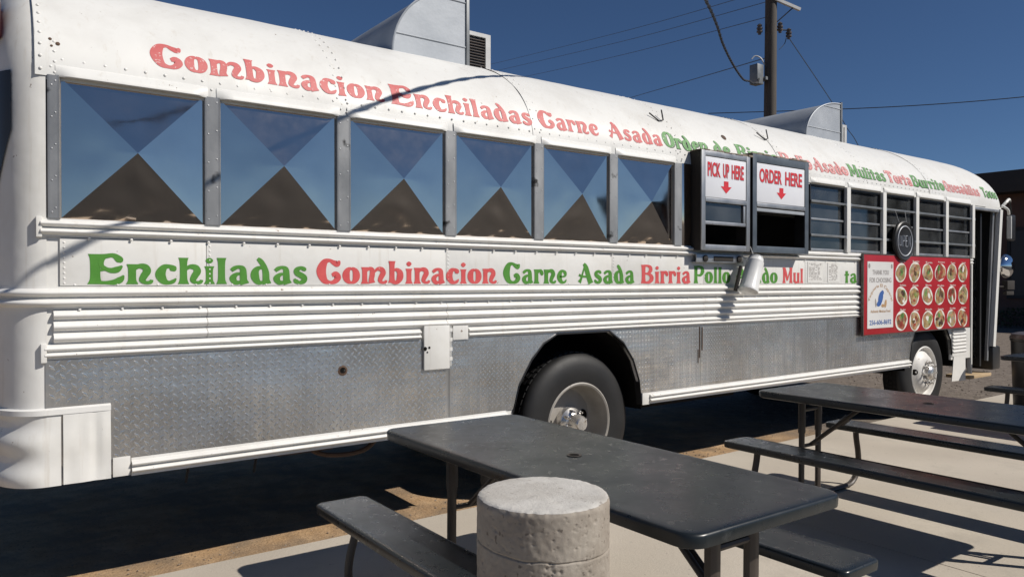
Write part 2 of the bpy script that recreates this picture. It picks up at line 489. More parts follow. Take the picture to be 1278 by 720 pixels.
# ------------------------------------------------------------------ the ground
def pad_z(x):
    return 0.0786 - 0.0096 * x
def make_mixed_ground():
    m, b, nt = principled('ground_mix', (0.4, 0.3, 0.2), 0.92, 0, 0.2)
    v = coords(nt)
    d = ramp(nt, noise_tex(nt, v, 5, 8, 0.65), [(0.3, (0.36, 0.225, 0.115)), (0.5, (0.48, 0.315, 0.175)), (0.7, (0.57, 0.395, 0.235))])
    d = mix(nt, ramp(nt, noise_tex(nt, v, 60, 3, 0.6), [(0.60, (0, 0, 0)), (0.68, (0.8,) * 3)]), d, (0.15, 0.09, 0.05))
    d = mix(nt, ramp(nt, noise_tex(nt, v, 2.6, 6, 0.65), [(0.44, (0, 0, 0)), (0.62, (0.8,) * 3)]), d, (0.235, 0.175, 0.12))
    g = ramp(nt, noise_tex(nt, v, 9, 8, 0.7), [(0.3, (0.12, 0.098, 0.080)), (0.5, (0.19, 0.158, 0.13)), (0.72, (0.27, 0.23, 0.19))])
    g = mix(nt, ramp(nt, noise_tex(nt, v, 34, 3, 0.6), [(0.58, (0, 0, 0)), (0.64, (0.8,) * 3)]), g, (0.075, 0.062, 0.052))
    sx = nt.n('ShaderNodeSeparateXYZ'); nt.l(v, sx.inputs[0])
    n2 = noise_tex(nt, v, 0.7, 5, 0.6)
    ma = nt.n('ShaderNodeMath'); ma.operation = 'MULTIPLY_ADD'
    nt.l(n2, ma.inputs[0]); ma.inputs[1].default_value = 4.0; nt.l(sx.outputs[0], ma.inputs[2])
    mr = nt.n('ShaderNodeMapRange'); mr.inputs[1].default_value = 8.0; mr.inputs[2].default_value = 9.6
    nt.l(ma.outputs[0], mr.inputs[0])
    nt.l(mix(nt, mr.outputs[0], d, g), b.inputs['Base Color'])
    bump(nt, b, noise_tex(nt, v, 42, 6, 0.7), 0.7, 0.02)
make_mixed_ground()
mb = MB()
nx, ny = 120, 60
rows = []
def axis(lo, a, b, hi, n):
    # dense between a and b, coarse outside
    k = n // 4
    return [lo + (a - lo) * (i / k) ** 0.5 for i in range(k)] + [a + (b - a) * i / (n - 2 * k) for i in range(n - 2 * k)] + [b + (hi - b) * (i / k) ** 2 for i in range(k + 1)]
for y in axis(-500, -3, 7, 700, 80):
    rows.append([(x, y, -0.07 + (0.012 * noise.noise((x * 1.7, y * 1.7, 0)) if -1 < x < 20 and -1 < y < 8 else 0)) for x in axis(-500, -2, 18, 700, 120)])
mb.grid(rows)
mb.build('ground', 'ground_mix', kind='structure')
mb = MB(); mb.box(-90, 90, -140, -5.05, -0.3, 0.0)
mb.build('unseen_lot', 'asphalt', kind='structure')  # unseen lot added behind the camera as a dark reflection for the window sheets
pad = bpy.data.objects.new('concrete_pad', None); COL.objects.link(pad); pad['kind'] = 'structure'
joints_x = [-6.96, -3.3, 0.36, 4.02, 7.68, 11.34, 15.0]
def pad_edge(x):
    return -0.115 + 0.024 * x + 0.012 * noise.noise((x * 0.9, 3.1, 0)) + 0.006 * noise.noise((x * 7, 3.1, 0))
for i in range(len(joints_x) - 1):
    for (ya, yb) in ((-5.0, None),):
        x0, x1 = joints_x[i] + 0.004, joints_x[i + 1] - 0.004
        mb = MB(); n = 24
        def prof(x):
            e = pad_edge(x) if yb is None else yb
            z = pad_z(x)
            b = 0.006
            return [(x, ya, -0.12), (x, ya, z - b), (x, ya + b, z), (x, e - 0.012, z), (x, e, z - 0.012), (x, e, -0.12)]
        mb.grid([prof(x0 + (x1 - x0) * k / n) for k in range(n + 1)], close_u=True)
        mb.f.append(tuple(range(6))); mb.f.append(tuple(n * 6 + j for j in range(6))[::-1])
        mb.build('slab', 'concrete', pad)

# loose stones on the unpaved ground
mb = MB()
for k in range(2600):
    if k < 1700:
        x = rng.uniform(7.6, 16); y = rng.uniform(-0.1, 6.0)
        if x < 13 and y < pad_edge(x) + 0.02: y = pad_edge(x) + 0.03 + rng.random() * 0.4
        r = rng.uniform(0.006, 0.02)
    else:
        x = rng.uniform(0.3, 7.5); y = pad_edge(x) + 0.02 + abs(rng.gauss(0, 0.35)); r = rng.uniform(0.003, 0.009)
    c = Vector((x, y, -0.07 + r * 0.25))
    a = rng.random() * 6.28
    vs = []
    for (dx, dy, dz) in ((1, 0, 0), (0, 1, 0), (-1, 0, 0), (0, -1, 0), (0, 0, 1), (0, 0, -1)):
        q = Vector((dx * math.cos(a) - dy * math.sin(a), dx * math.sin(a) + dy * math.cos(a), dz * 0.65)) * r * rng.uniform(0.7, 1.3)
        vs.append(c + q)
    mb.add(vs, [(0, 1, 4), (1, 2, 4), (2, 3, 4), (3, 0, 4), (1, 0, 5), (2, 1, 5), (3, 2, 5), (0, 3, 5)])
st = mb.build('gravel_stones', 'stone_grey', kind='stuff')
tag(st, 'small loose grey stones scattered on the dirt beside the bus', 'gravel')

# ------------------------------------------------------------------ the bus
BUS_LOC = Vector((5.5, 1.22, -0.07))
bus = thing('food_truck_bus', 'long white converted school bus with red and green menu lettering along its side', 'bus', BUS_LOC)
W = 2.44; ZR = 2.42; RH = 0.75; HW = 1.22
def roof_pt(t, off=0.0):
    y = HW * (1 - math.cos(t)); z = ZR + RH * math.sin(t)
    nrm = Vector((0, (y - HW) / HW ** 2, (z - ZR) / RH ** 2)).normalized()
    return y + nrm.y * off, z + nrm.z * off, nrm
# arc length table for the near slope of the roof
_arc = [(0.0, 0.0)]
for i in range(1, 401):
    t = PI / 2 * i / 400
    y0, z0, _ = roof_pt(_arc[-1][1]); y1, z1, _ = roof_pt(t)
    _arc.append((_arc[-1][0] + math.hypot(y1 - y0, z1 - z0), t))
def arc_t(sv):
    if sv <= 0: return 0.0
    for (a, t0), (b, t1) in zip(_arc, _arc[1:]):
        if b >= sv: return t0 + (t1 - t0) * (sv - a) / (b - a)
    return PI / 2

def roof_lift(x, t, i):
    return (0.0 if i % 2 else 0.004) + 0.0035 * noise.noise((x * 1.6, t * 3, i * 5.0)) + 0.002 * noise.noise((x * 5, t * 8, i * 3.0))
seams = [0.27, 1.70, 3.13, 4.56, 5.99, 7.42, 8.85, 10.30]
for i in range(len(seams) - 1):
    x0, x1 = seams[i], seams[i + 1] + 0.03
    lift = 0.0 if i % 2 else 0.004
    rows = []
    n = 28
    for k in range(n + 1):
        x = x0 + (x1 - x0) * k / n
        row = []
        for j in range(97):
            t = PI * j / 96
            y, z, _ = roof_pt(t, roof_lift(x, t, i))
            row.append((x, y, z))
        rows.append(row)
    mb = MB(); mb.grid(rows)
    # inner skin so the sheet has thickness
    mb.grid([[(p[0], HW + (p[1] - HW) * 0.985, ZR + (p[2] - ZR) * 0.985 - 0.004) for p in r] for r in rows])
    mb.build('roof_panel', 'white_roof', bus)

# rear and front end caps: lofted body sections
def section(x, inset, zb, n=40):
    pts = []
    for z in [zb + (ZR - zb) * k / 14 for k in range(14)]:
        pts.append((x, inset, z))
    for j in range(n + 1):
        y, z, _ = roof_pt(PI * j / n, -inset)
        pts.append((x, y, z))
    for z in [zb + (ZR - zb) * k / 14 for k in range(13, -1, -1)]:
        pts.append((x, W - inset, z))
    return pts
def rear_x(a): return 0.115 + 0.195 * (1 - math.cos(a))
def rear_in(a): return 0.30 * (1 - math.sin(a))
mb = MB(); rows = []
for k in range(15):
    a = PI / 2 * (1 - k / 14)
    rows.append(section(rear_x(a), rear_in(a), 0.55))
mb.grid(rows); m0 = len(rows[0]); mb.f.append(tuple((len(rows) - 1) * m0 + j for j in range(m0)))
cap = mb.build('rear_cap', 'white_paint', bus)
# seam strip where the roof skin overlaps the rear cap
mb = MB(); rows = []
for j in range(41):
    t = PI * j / 40
    y, z, nr = roof_pt(t, 0.005)
    rows.append([(0.268, y, z), (0.300, y, z)])
mb.grid(rows); mb.build('roof_seam_strip', 'white_roof', cap)
mb = MB(); rows = []
for k in range(9):
    row = []
    for j in range(9):
        z = 1.72 + 0.72 * j / 8
        a = PI / 2 * (0.10 + 0.46 * min(1.0, j / 5.0)) * (1 - k / 8)
        row.append((rear_x(a) - 0.006, rear_in(a) - 0.004, z))
    rows.append(row)
mb.grid(rows); mb.build('rear_window', 'black_plastic', cap)
mb = MB()
for s in (0, 1):
    mb.box(0.085, 0.15, 0.16 + s * 1.9, 0.34 + s * 1.9, 2.60, 2.78, 0.015)
    mb.box(0.085, 0.13, 0.30 + s * 1.6, 0.44 + s * 1.6, 1.20, 1.36, 0.015)
mb.build('tail_light', 'marker_red', cap)

def cap_inset(q): return 0.26 * (1 - max(0.0, 1 - q ** 5) ** (1 / 2.8))
mb = MB(); rows = []
for k in range(25):
    a = PI / 2 * k / 24
    rows.append(section(10.30 + 0.70 * math.sin(a), cap_inset(math.sin(a)), 2.40, 40))
rows = [[p for p in r if p[2] >= 2.395] for r in rows]
mb.grid(rows); m0 = len(rows[0]); mb.f.append(tuple((len(rows) - 1) * m0 + j for j in range(m0)))
mb.build('front_roof_cap', 'white_roof', bus)

# rivets: domes in staggered rows over the windows, up the seams and along the panels
mb = MB()
k = 0
x = 0.33
while x < 9.9:
    for sv, dx in ((0.045, 0.0), (0.085, 0.045)):
        if (4.70 < x + dx < 6.4): continue
        y, z, nr = roof_pt(arc_t(sv), 0.004)
        mb.dome((x + dx, y, z), nr, 0.0075, 0.0038)
    x += 0.088
for i, s0 in enumerate(seams[1:-1]):
    for dx in (0.02, 0.075):
        for q in range(14):
            y, z, nr = roof_pt(arc_t(0.03 + q * 0.075), 0.005)
            mb.dome((s0 + dx, y, z), nr, 0.0065, 0.0032)
for q in range(16):
    y, z, nr = roof_pt(arc_t(0.03 + q * 0.06), 0.008)
    mb.dome((0.29, y, z), nr, 0.0075, 0.0038)
for q in range(4):
    y, z, nr = roof_pt(arc_t(0.02 + q * 0.05), 0.005)
    mb.dome((0.345, y, z), nr, 0.0075, 0.0038)
panel_seams = [1.005, 2.435, 3.865, 4.90, 6.36]
for xs in [0.362] + panel_seams:
    for q in range(9):
        mb.dome((xs + 0.016, -0.004, 1.475 + q * 0.0235), (0, -1, 0), 0.0060, 0.0030)
x = 0.42
while x < 7.2:
    mb.dome((x, -0.004, 1.467), (0, -1, 0), 0.0060, 0.0030)
    mb.dome((x + 0.06, -0.013, 1.683), (0, -1, 0), 0.0070, 0.0035)
    mb.dome((x + 0.02, -0.009, 1.352), (0, -1, 0), 0.0065, 0.0035)
    x += 0.178
mb.build('rivets', 'white_rail', bus, kind='stuff')

# ---- side wall, lower part (structural sheet behind the panels), with wheel-arch cut outs
ARCH_R = [(2.955, 0.50), (2.955, 0.60), (3.005, 0.78), (3.113, 0.946), (3.215, 1.05), (3.339, 1.113), (3.839, 1.113), (3.985, 1.02), (4.09, 0.884), (4.155, 0.72), (4.178, 0.541), (4.178, 0.50)]
ARCH_F = [(8.385, 0.50), (8.385, 0.62), (8.43, 0.80), (8.53, 0.93), (8.68, 1.01), (9.08, 1.02), (9.25, 0.95), (9.37, 0.80), (9.405, 0.62), (9.405, 0.50)]
def arch_top(A, x):
    if x <= A[0][0] or x >= A[-1][0]: return 0.0
    for (xa, za), (xb, zb) in zip(A, A[1:]):
        if xa <= x <= xb and xb > xa:
            return za + (zb - za) * (x - xa) / (xb - xa)
    return 0.0
def wall_bottom(x, base):
    return max(base, arch_top(ARCH_R, x), arch_top(ARCH_F, x))
def cut_sheet(x0, x1, zb, zt, yf, yb, extra=()):
    """upright sheet whose lower edge follows the wheel arches"""
    xs = set([x0, x1]); k = x0
    while k < x1: xs.add(round(k, 4)); k += 0.06
    for A in (ARCH_R, ARCH_F):
        for (a, b) in A:
            if x0 < a < x1:
                xs.add(a); xs.add(a + 1e-4); xs.add(a - 1e-4)
    xs = sorted(q for q in xs if x0 - 1e-6 <= q <= x1 + 1e-6)
    mb = MB(); rows = []
    for q in xs:
        b = min(wall_bottom(q, zb), zt - 0.001)
        rows.append([(q, yf, b), (q, yf, zt), (q, yb, zt), (q, yb, b)])
    mb.grid(rows, close_u=True)
    mb.f.append((0, 1, 2, 3)); n = len(rows)
    mb.f.append(tuple((n - 1) * 4 + j for j in (3, 2, 1, 0)))
    return mb
cut_sheet(0.30, 9.92, 0.56, 1.77, 0.006, 0.03).build('side_wall', 'white_paint', bus)
# lettered panels between the belt rail and the rub rail
edges = [0.36] + panel_seams + [7.90]
for a, b in zip(edges, edges[1:]):
    mb = MB(); mb.box(a + 0.0015, b - 0.0015, -0.004, 0.004, 1.462, 1.684, 0.001)
    mb.build('side_panel', 'white_paint', bus)

def bead_profile(z0, z1, beads, depth, base=0.0, lip=0.0):
    """closed (y,z) profile of a pressed rail with rounded beads; y is negative outwards"""
    pts = [(base + 0.004, z0)]
    h = (z1 - z0 - 2 * lip) / beads
    pts.append((base - 0.003, z0))
    if lip: pts.append((base - 0.003, z0 + lip))
    for b in range(beads):
        a = z0 + lip + b * h
        for k in range(9):
            u = k / 8
            pts.append((base - 0.003 - depth * math.sin(PI * u) ** 0.75, a + h * (0.06 + 0.88 * u)))
    if lip: pts.append((base - 0.003, z1 - lip))
    pts.append((base - 0.003, z1)); pts.append((base + 0.004, z1))
    return pts
def rail(name, x0, x1, z0, z1, beads, depth, lip=0.0, mat='white_rail', base=0.0, n=None, parent=None):
    mb = MB()
    jit = lambda x, z: 0.0022 * noise.noise((x * 1.3, z * 3, 2.0))
    mb.extrude_x(bead_profile(z0, z1, beads, depth, base, lip), x0, x1, n or max(2, int((x1 - x0) * 6)), True, jit)
    return mb.build(name, mat, parent or bus, sharp=50)
def rounded_end(x, z, r, d):
    mb = MB(); mb.dome((x, -0.003, z), (0, -1, 0), r, d, 10); return mb
rail('belt_rail', 0.285, 9.92, 1.688, 1.772, 2, 0.028, 0.006)
rub = []
for y_, z_ in bead_profile(1.356, 1.459, 2, 0.030, 0.0, 0.006): rub.append((-y_, z_))
rows = []
for k in range(17):
    a = PI / 2 * k / 16
    rows.append([(rear_x(a) - d * math.cos(a), rear_in(a) - d * math.sin(a), z) for d, z in rub])
for k in range(1, 47):
    x = 0.31 + 7.59 * k / 46
    rows.append([(x, -d + 0.0015 * noise.noise((x * 1.3, z * 3, 2.0)), z) for d, z in rub])
mb = MB(); mb.grid(rows, close_u=True); mb.f.append(tuple((len(rows) - 1) * len(rub) + j for j in range(len(rub))))
mb.build('rub_rail', 'white_rail', bus, sharp=50)
for a, b in ((0.335, 1.005), (1.008, 2.435), (2.438, 4.905), (4.908, 6.10), (6.103, 7.9)):
    for (z0, z1) in ((1.303, 1.350), (1.249, 1.300), (1.197, 1.246)):
        o = rail('rib', a, b, z0, z1, 1, 0.022, 0.003)
rail('lower_rail', 0.30, 2.252, 1.124, 1.194, 2, 0.020, 0.006)
rail('lower_rail', 2.600, 4.905, 1.124, 1.194, 2, 0.020, 0.006)
rail('lower_rail', 4.908, 7.9, 1.124, 1.194, 2, 0.020, 0.006)
rail('skirt_rail', 0.655, 2.90, 0.542, 0.630, 2, 0.026, 0.012)
rail('skirt_rail', 4.262, 8.385, 0.542, 0.630, 2, 0.026, 0.012)
mb = MB()
mb.box(0.574, 0.650, -0.010, 0.004, 0.548, 0.640, 0.002)
mb.build('skirt_plate', 'white_paint', bus)
mb = MB(); mb.box(4.182, 4.256, -0.012, 0.004, 0.540, 0.630, 0.002)
mb.build('skirt_plate', 'white_paint', bus)
# end caps of the belt and lower rails at the rear
for (x, z0, z1) in ((0.280, 1.684, 1.778), (0.296, 1.112, 1.198)):
    mb = MB(); mb.box(x - 0.012, x + 0.012, -0.020, 0.004, z0, z1, 0.004)
    mb.build('rail_end', 'white_paint', bus)

# ---- diamond tread plate sheets with their raised lugs
def tread(x0, x1, z0, z1, pitch, lug, style):
    sh = cut_sheet(x0, x1, z0, z1, -0.0035, 0.004).build('tread_plate', 'tread_plate', bus)
    mb = MB()
    i = 0
    x = x0 + pitch * 0.6
    while x < x1 - pitch * 0.4:
        j = 0
        z = z0 + pitch * 0.35 + (pitch / 2 if i % 2 else 0)
        while z < z1 - 0.012:
            okp = z > wall_bottom(x - lug, z0) + 0.014 and z > wall_bottom(x + lug, z0) + 0.014 and not (x < 0.575 and z < 0.915) and not (2.25 < x < 2.475 and z > 0.925) and not (2.46 < x < 2.60 and z > 1.10)
            if okp:
                a = R(45) if (i % 2) else R(-45)
                if style == 1: a = R(20) if (i % 2) else R(-20)
                ca, sa = math.cos(a), math.sin(a)
                L, Wd = lug / 2, lug * 0.20
                yb, yt = -0.0034, (-0.0048 if pitch > 0.04 else -0.00445)
                def P(u, w, y): return (x + u * ca - w * sa, y, z + u * sa + w * ca)
                vs = [P(-L, 0, yb), P(0, Wd, yb), P(L, 0, yb), P(0, -Wd, yb), P(-L * 0.5, 0, yt), P(L * 0.5, 0, yt)]
                mb.add(vs, [(0, 4, 1), (4, 5, 1), (1, 5, 2), (2, 5, 3), (3, 5, 4), (3, 4, 0)])
            z += pitch
        x += pitch * 0.5
        i += 1
    mb.build('tread_lugs', 'tread_lug', sh, sharp=25, kind='stuff')
    return sh
tread(0.302, 2.455, 0.632, 1.122, 0.044, 0.036, 0)
tread(2.458, 3.40, 0.632, 1.122, 0.036, 0.026, 0)
tread(3.78, 4.868, 0.632, 1.122, 0.034, 0.022, 1)
tread(4.871, 6.755, 0.632, 1.122, 0.034, 0.022, 1)
tread(6.758, 8.50, 0.632, 1.122, 0.034, 0.022, 1)
# rust-edged hole in the plate and rust runs at the sheet joint
mb = MB(); mb.lathe_y([(0.030, -0.0040), (0.019, -0.0072), (0.017, -0.0045)], (1.745, 0, 0.975), 14)
mb.build('rust_ring', 'rust', bus)
mb = MB(); mb.lathe_y([(0.018, -0.0046), (0.0005, -0.0047)], (1.745, 0, 0.975), 14)
mb.build('hole', 'black_void', bus)
mb = MB()
for (x, z0, z1, w) in ((4.852, 0.86, 1.115, 0.006), (4.884, 0.92, 1.11, 0.008), (4.835, 0.82, 0.93, 0.004)):
    mb.box(x, x + w, -0.0078, -0.0036, z0, z1)
mb.build('rust_run', 'rust', bus)

# fuel flap
fl = MB(); fl.box(2.268, 2.452, -0.022, 0.0, 0.940, 1.212, 0.006)
fo = fl.build('fuel_flap', 'white_paint', bus)
mb = MB()
for (x, z, r) in ((2.274, 1.072, 0.013), (2.303, 1.078, 0.008), (2.289, 1.050, 0.006)):
    mb.lathe_y([(r, -0.0235), (0.0004, -0.0236)], (x, 0, z), 10)
mb.build('latch_hole', 'black_void', fo)
mb = MB()
mb.tube([(2.461, -0.014, 0.955), (2.461, -0.014, 1.205)], 0.0055, 6)
for z in (0.99, 1.05, 1.11, 1.17): mb.box(2.453, 2.472, -0.02, -0.006, z, z + 0.022)
mb.build('hinge', 'white_paint', fo)
mb = MB(); mb.box(2.480, 2.594, -0.014, 0.0, 1.116, 1.212, 0.003)
mb.build('patch_plate', 'white_paint', bus)

# rear bumper and corner skirt
mb = MB(); rows = []
def wrap(xoff, zz):
    row = []
    for k in range(14):
        a = PI / 2 * (k / 13)
        row.append((rear_x(a) - xoff * math.cos(a), rear_in(a) - xoff * math.sin(a)))
    return row
pth = wrap(0.02, 0)
mb.grid([[(px, py, z) for (px, py) in pth + [(0.566, -0.02)]] for z in (0.872, 0.896)])
mb.grid([[(px, py, 0.896) for (px, py) in pth + [(0.566, -0.02)]], [(px + 0.02 * (i < 13), py + 0.02, 0.905) for i, (px, py) in enumerate(pth + [(0.566, -0.02)])]])
mb.build('bumper_rail', 'white_rail', bus)
mb = MB(); rows = []
for q in range(25):
    z = 0.545 + 0.325 * q / 24
    row = []
    for (px, py), k in zip(wrap(0.012, 0), range(14)):
        a = PI / 2 * (k / 13)
        amp = 0.016 * math.cos(a) ** 0.6 * math.sin((z - 0.545) / 0.325 * 2.0 * 2 * PI) if a < PI / 2 - 1e-3 else 0
        row.append((px - amp * math.cos(a), py - amp * math.sin(a), z))
    row.append((0.362, -0.012, z))
    rows.append(row)
mb.grid(rows)
mb.grid([[(p[0] + 0.01, p[1] + 0.012, p[2]) for p in r] for r in (rows[0], rows[-1])])
mb.build('bumper_corner', 'white_paint', bus)
mb = MB(); rows = []
for q in range(13):
    z = 0.548 + 0.322 * q / 12
    rows.append([(0.370 + 0.195 * k / 14, -0.020 + 0.010 * math.exp(-((k / 14 - 0.68) / 0.09) ** 2) * (0.4 + 0.6 * math.exp(-((z - 0.70) / 0.12) ** 2)) - 0.004 * noise.noise((k * 0.3, z * 9, 1)), z) for k in range(15)])
mb.grid(rows)
mb.grid([[(p[0], p[1] + 0.008, p[2]) for p in r] for r in rows])
mb.build('bumper_panel', 'white_paint', bus)

# ---- window band: posts, folded steel sheets and drip lips
mull = [(0.313, 0.366), (0.997, 1.076), (1.712, 1.795), (2.428, 2.510), (3.133, 3.217), (3.838, 3.920), (4.545, 4.630)]
for i, (a, b) in enumerate(mull):
    mb = MB()
    rows = []
    for k in range(9):
        z = 1.772 + (2.425 - 1.772) * k / 8
        rows.append([(a, 0.012, z), (a + 0.002, -0.008, z), (a + 0.012, -0.012, z), (b - 0.016, -0.012 + 0.002 * noise.noise((z * 9, i, 0)), z), (b - 0.006, -0.016, z), (b, -0.008, z), (b, 0.012, z)])
    mb.grid(rows)
    po = mb.build('window_post', 'post_metal', bus)
    mb = MB()
    for k in range(5):
        z = 1.80 + k * 0.145
        mb.dome((a + 0.018, -0.012, z), (0, -1, 0), 0.005, 0.003)
        mb.dome((b - 0.020, -0.012, z + 0.02), (0, -1, 0), 0.005, 0.003)
    mb.build('post_rivets', 'galvanised', po, kind='stuff')
sheets = [(mull[i][1] + 0.001, mull[i + 1][0] - 0.001) for i in range(6)]
for i, (a, b) in enumerate(sheets):
    mb = MB()
    z0, z1 = 1.773, 2.424
    ap = ((a + b) / 2 + (0, 0.0, 0.004, 0.002, 0.004, 0.006)[i], -0.050, 2.098 + (0, 0.004, -0.004, 0, 0.004, -0.006)[i])
    c = [(a, 0.007, z0), (b, 0.007, z0), (b, 0.007, z1), (a, 0.007, z1)]
    # each of the four facets is a fine grid that bellies slightly, as a hand-folded sheet does
    for q in range(4):
        p0, p1 = Vector(c[q]), Vector(c[(q + 1) % 4]); A = Vector(ap)
        nrm = (p1 - p0).cross(A - p0).normalized()
        if nrm.y > 0: nrm = -nrm
        n = 14; rows = []
        for u in range(n + 1):
            f = u / n
            l0 = p0.lerp(A, f); l1 = p1.lerp(A, f)
            row = []
            for w in range(n + 1):
                p = l0.lerp(l1, w / n)
                edge = min(w, n - w) / (n / 2) * min(f, 1 - f) * 2
                d = (0.0024 * noise.noise((p.x * 6, p.z * 6, i * 3.3)) + 0.0012) * edge if q else (0.0075 * noise.noise((p.x * 8, p.z * 8, i * 3.3)) + 0.001) * edge
                if q == 0:
                    # puckered lower hem
                    d += 0.006 * math.exp(-(f / 0.07) ** 2) * math.sin(w / n * 3 * 2 * PI) * (0 < w < n) * (u > 0)
                row.append(p + nrm * d)
            rows.append(row)
        mb.grid(rows)
    mb.build('window_sheet', 'bright_steel', bus, sharp=6)
mb = MB(); mb.box(4.634, 4.744, -0.006, 0.006, 1.774, 2.43, 0.004)
mb.build('window_sheet', 'bright_steel', bus)
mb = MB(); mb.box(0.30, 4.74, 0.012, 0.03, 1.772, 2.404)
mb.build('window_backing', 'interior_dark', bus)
# header strip above the windows, and a rolled drip lip over each one
mb = MB(); mb.box(0.30, 10.8, 0.002, 0.03, 2.405, 2.44)
mb.build('header_strip', 'white_roof', bus)
front_posts = [6.42, 7.082, 7.785, 8.499, 9.214, 9.916]
lips = [(a - 0.02, b + 0.02) for a, b in sheets] + [(a + 0.03, b - 0.03) for a, b in zip(front_posts, front_posts[1:])]
for (a, b) in lips:
    n = 24; rows = []
    for k in range(n + 1):
        f = k / n
        e = min(1.0, min(f, 1 - f) * (b - a) / 0.05)
        e = e * e * (3 - 2 * e)
        x = a + (b - a) * f
        pr = [(0.004, 2.480), (-0.004 - 0.004 * e, 2.472), (-0.006 - 0.012 * e, 2.458), (-0.006 - 0.021 * e, 2.444), (-0.006 - 0.026 * e, 2.432), (-0.006 - 0.027 * e, 2.422), (-0.006 - 0.022 * e, 2.418), (0.004, 2.424)]
        rows.append([(x, y, z) for y, z in pr])
    mb = MB(); mb.grid(rows, close_u=True)
    mb.build('drip_lip', 'white_roof', bus)

# ---- glazed windows towards the front
for (a, b) in zip(front_posts, front_posts[1:]):
    x0, x1 = a + 0.03, b - 0.03
    fr = MB()
    fr.box(x0 - 0.004, x0 + 0.014, 0.000, 0.03, 1.775, 2.41)
    fr.box(x1 - 0.014, x1 + 0.004, 0.000, 0.03, 1.775, 2.41)
    fr.box(x0 + 0.0145, x1 - 0.0145, 0.002, 0.03, 2.392, 2.409)
    wo = fr.build('bus_window', 'black_plastic', bus)
    mb = MB(); mb.box(x0 + 0.0145, x1 - 0.0145, -0.004, 0.028, 1.775, 1.800, 0.003)
    mb.build('sill', 'galvanised', wo)
    mb = MB(); mb.box(x0 + 0.0145, x1 - 0.0145, -0.002, 0.024, 2.070, 2.090, 0.003)
    mb.build('sash_rail', 'galvanised', wo)
    for (z0, z1, y) in ((1.801, 2.069, 0.010), (2.091, 2.391, 0.018)):
        mb = MB(); mb.box(x0 + 0.0145, x1 - 0.0145, y, y + 0.004, z0, z1)
        mb.build('pane', 'window_glass', wo)
    for z in (2.245, 1.925):
        mb = MB(); mb.box(a + 0.012, b - 0.012, -0.026, -0.010, z - 0.011, z + 0.011, 0.003)
        mb.build('guard_bar', 'bar_grey', wo)
for a in front_posts[1:]:
    mb = MB(); mb.box(a - 0.034, a + 0.034, -0.031, 0.012, 1.773, 2.418, 0.005)
    po = mb.build('window_post', 'white_paint', bus)
    mb = MB()
    for z in (2.245, 1.925):
        for s in (-1, 1): mb.box(a + s * 0.037 - 0.010, a + s * 0.037 + 0.010, -0.030, -0.008, z - 0.016, z + 0.016)
    mb.build('bar_clip', 'galvanised', po)

# ---- service windows: two boxes standing proud of the side
def service_box(x0, x1, z0, z1, d, order):
    name = 'order_window' if order else 'pickup_window'
    fm = 'frame_blue' if order else 'galvanised'
    mb = MB()
    fw = 0.055 if order else 0.045
    # casing sides, top and bottom
    mb.box(x0, x0 + 0.018, -d, 0.02, z0, z1); mb.box(x1 - 0.018, x1, -d, 0.02, z0, z1)
    mb.box(x0 + 0.018, x1 - 0.018, -d, 0.02, z1 - 0.02, z1); mb.box(x0 + 0.018, x1 - 0.018, -d, 0.02, z0, z0 + 0.02)
    o = mb.build(name, 'black_plastic' if order else 'underbody', bus)
    mb = MB()
    mb.box(x0 - 0.002, x0 + fw, -d - 0.012, -d - 0.001, z0 - 0.002, z1 + 0.002, 0.003)
    mb.box(x1 - fw, x1 + 0.002, -d - 0.012, -d - 0.001, z0 - 0.002, z1 + 0.002, 0.003)
    mb.box(x0 + fw, x1 - fw, -d - 0.011, -d - 0.001, z1 - (0.065 if order else 0.04), z1 + 0.002, 0.003)
    mb.box(x0 + fw, x1 - fw, -d - 0.011, -d - 0.001, z0 - 0.002, z0 + fw, 0.003)
    mb.build('frame', fm, o)
    zs = 2.165                                                    # foot of the sign
    mb = MB(); mb.box(x0 + fw, x1 - fw, -d - 0.014, -d + 0.004, zs - 0.040, zs - 0.004, 0.003)
    mb.build('sash_rail', 'galvanised', o)
    if not order:
        mb = MB(); mb.box(x0 + fw, x1 - fw, -d - 0.006, -d + 0.010, 1.945, 1.972, 0.003)
        mb.box(x1 - fw - 0.03, x1 - fw - 0.0005, -d - 0.004, -d + 0.010, 1.9725, zs - 0.041, 0.002)
        mb.build('sash_rail', 'galvanised', o)
        mb = MB(); mb.box(x0 + fw, x1 - fw, -d + 0.012, -d + 0.016, 1.973, zs - 0.041)
        mb.build('pane', 'window_glass', o)
    else:
        mb = MB(); mb.box(x0 + fw, x1 - fw, -d - 0.006, -d + 0.006, zs - 0.078, zs - 0.050, 0.002)
        mb.build('sash_rail', 'hood_metal', o)
    # sign
    sx0, sx1, sz0, sz1 = x0 + fw + 0.004, x1 - fw - 0.004, zs, z1 - (0.070 if order else 0.045)
    mb = MB(); mb.box(sx0, sx1, -d - 0.006, -d + 0.002, sz0, sz1, 0.001)
    sg = mb.build('sign_panel', 'sign_white', o)
    # weathered strip of sealant on top
    mb = MB()
    x = x0 - 0.01
    while x < x1 + 0.01:
        w = rng.uniform(0.03, 0.07); h = rng.uniform(0.006, 0.018)
        mb.box(x, x + w, -d - 0.006 - rng.random() * 0.010, 0.004, z1 + 0.002, z1 + 0.002 + h, 0.002)
        x += w + 0.0007
    mb.build('sealant', 'stone_grey', o)
    return o, sg, (sx0, sx1, sz0, sz1, -d - 0.007)

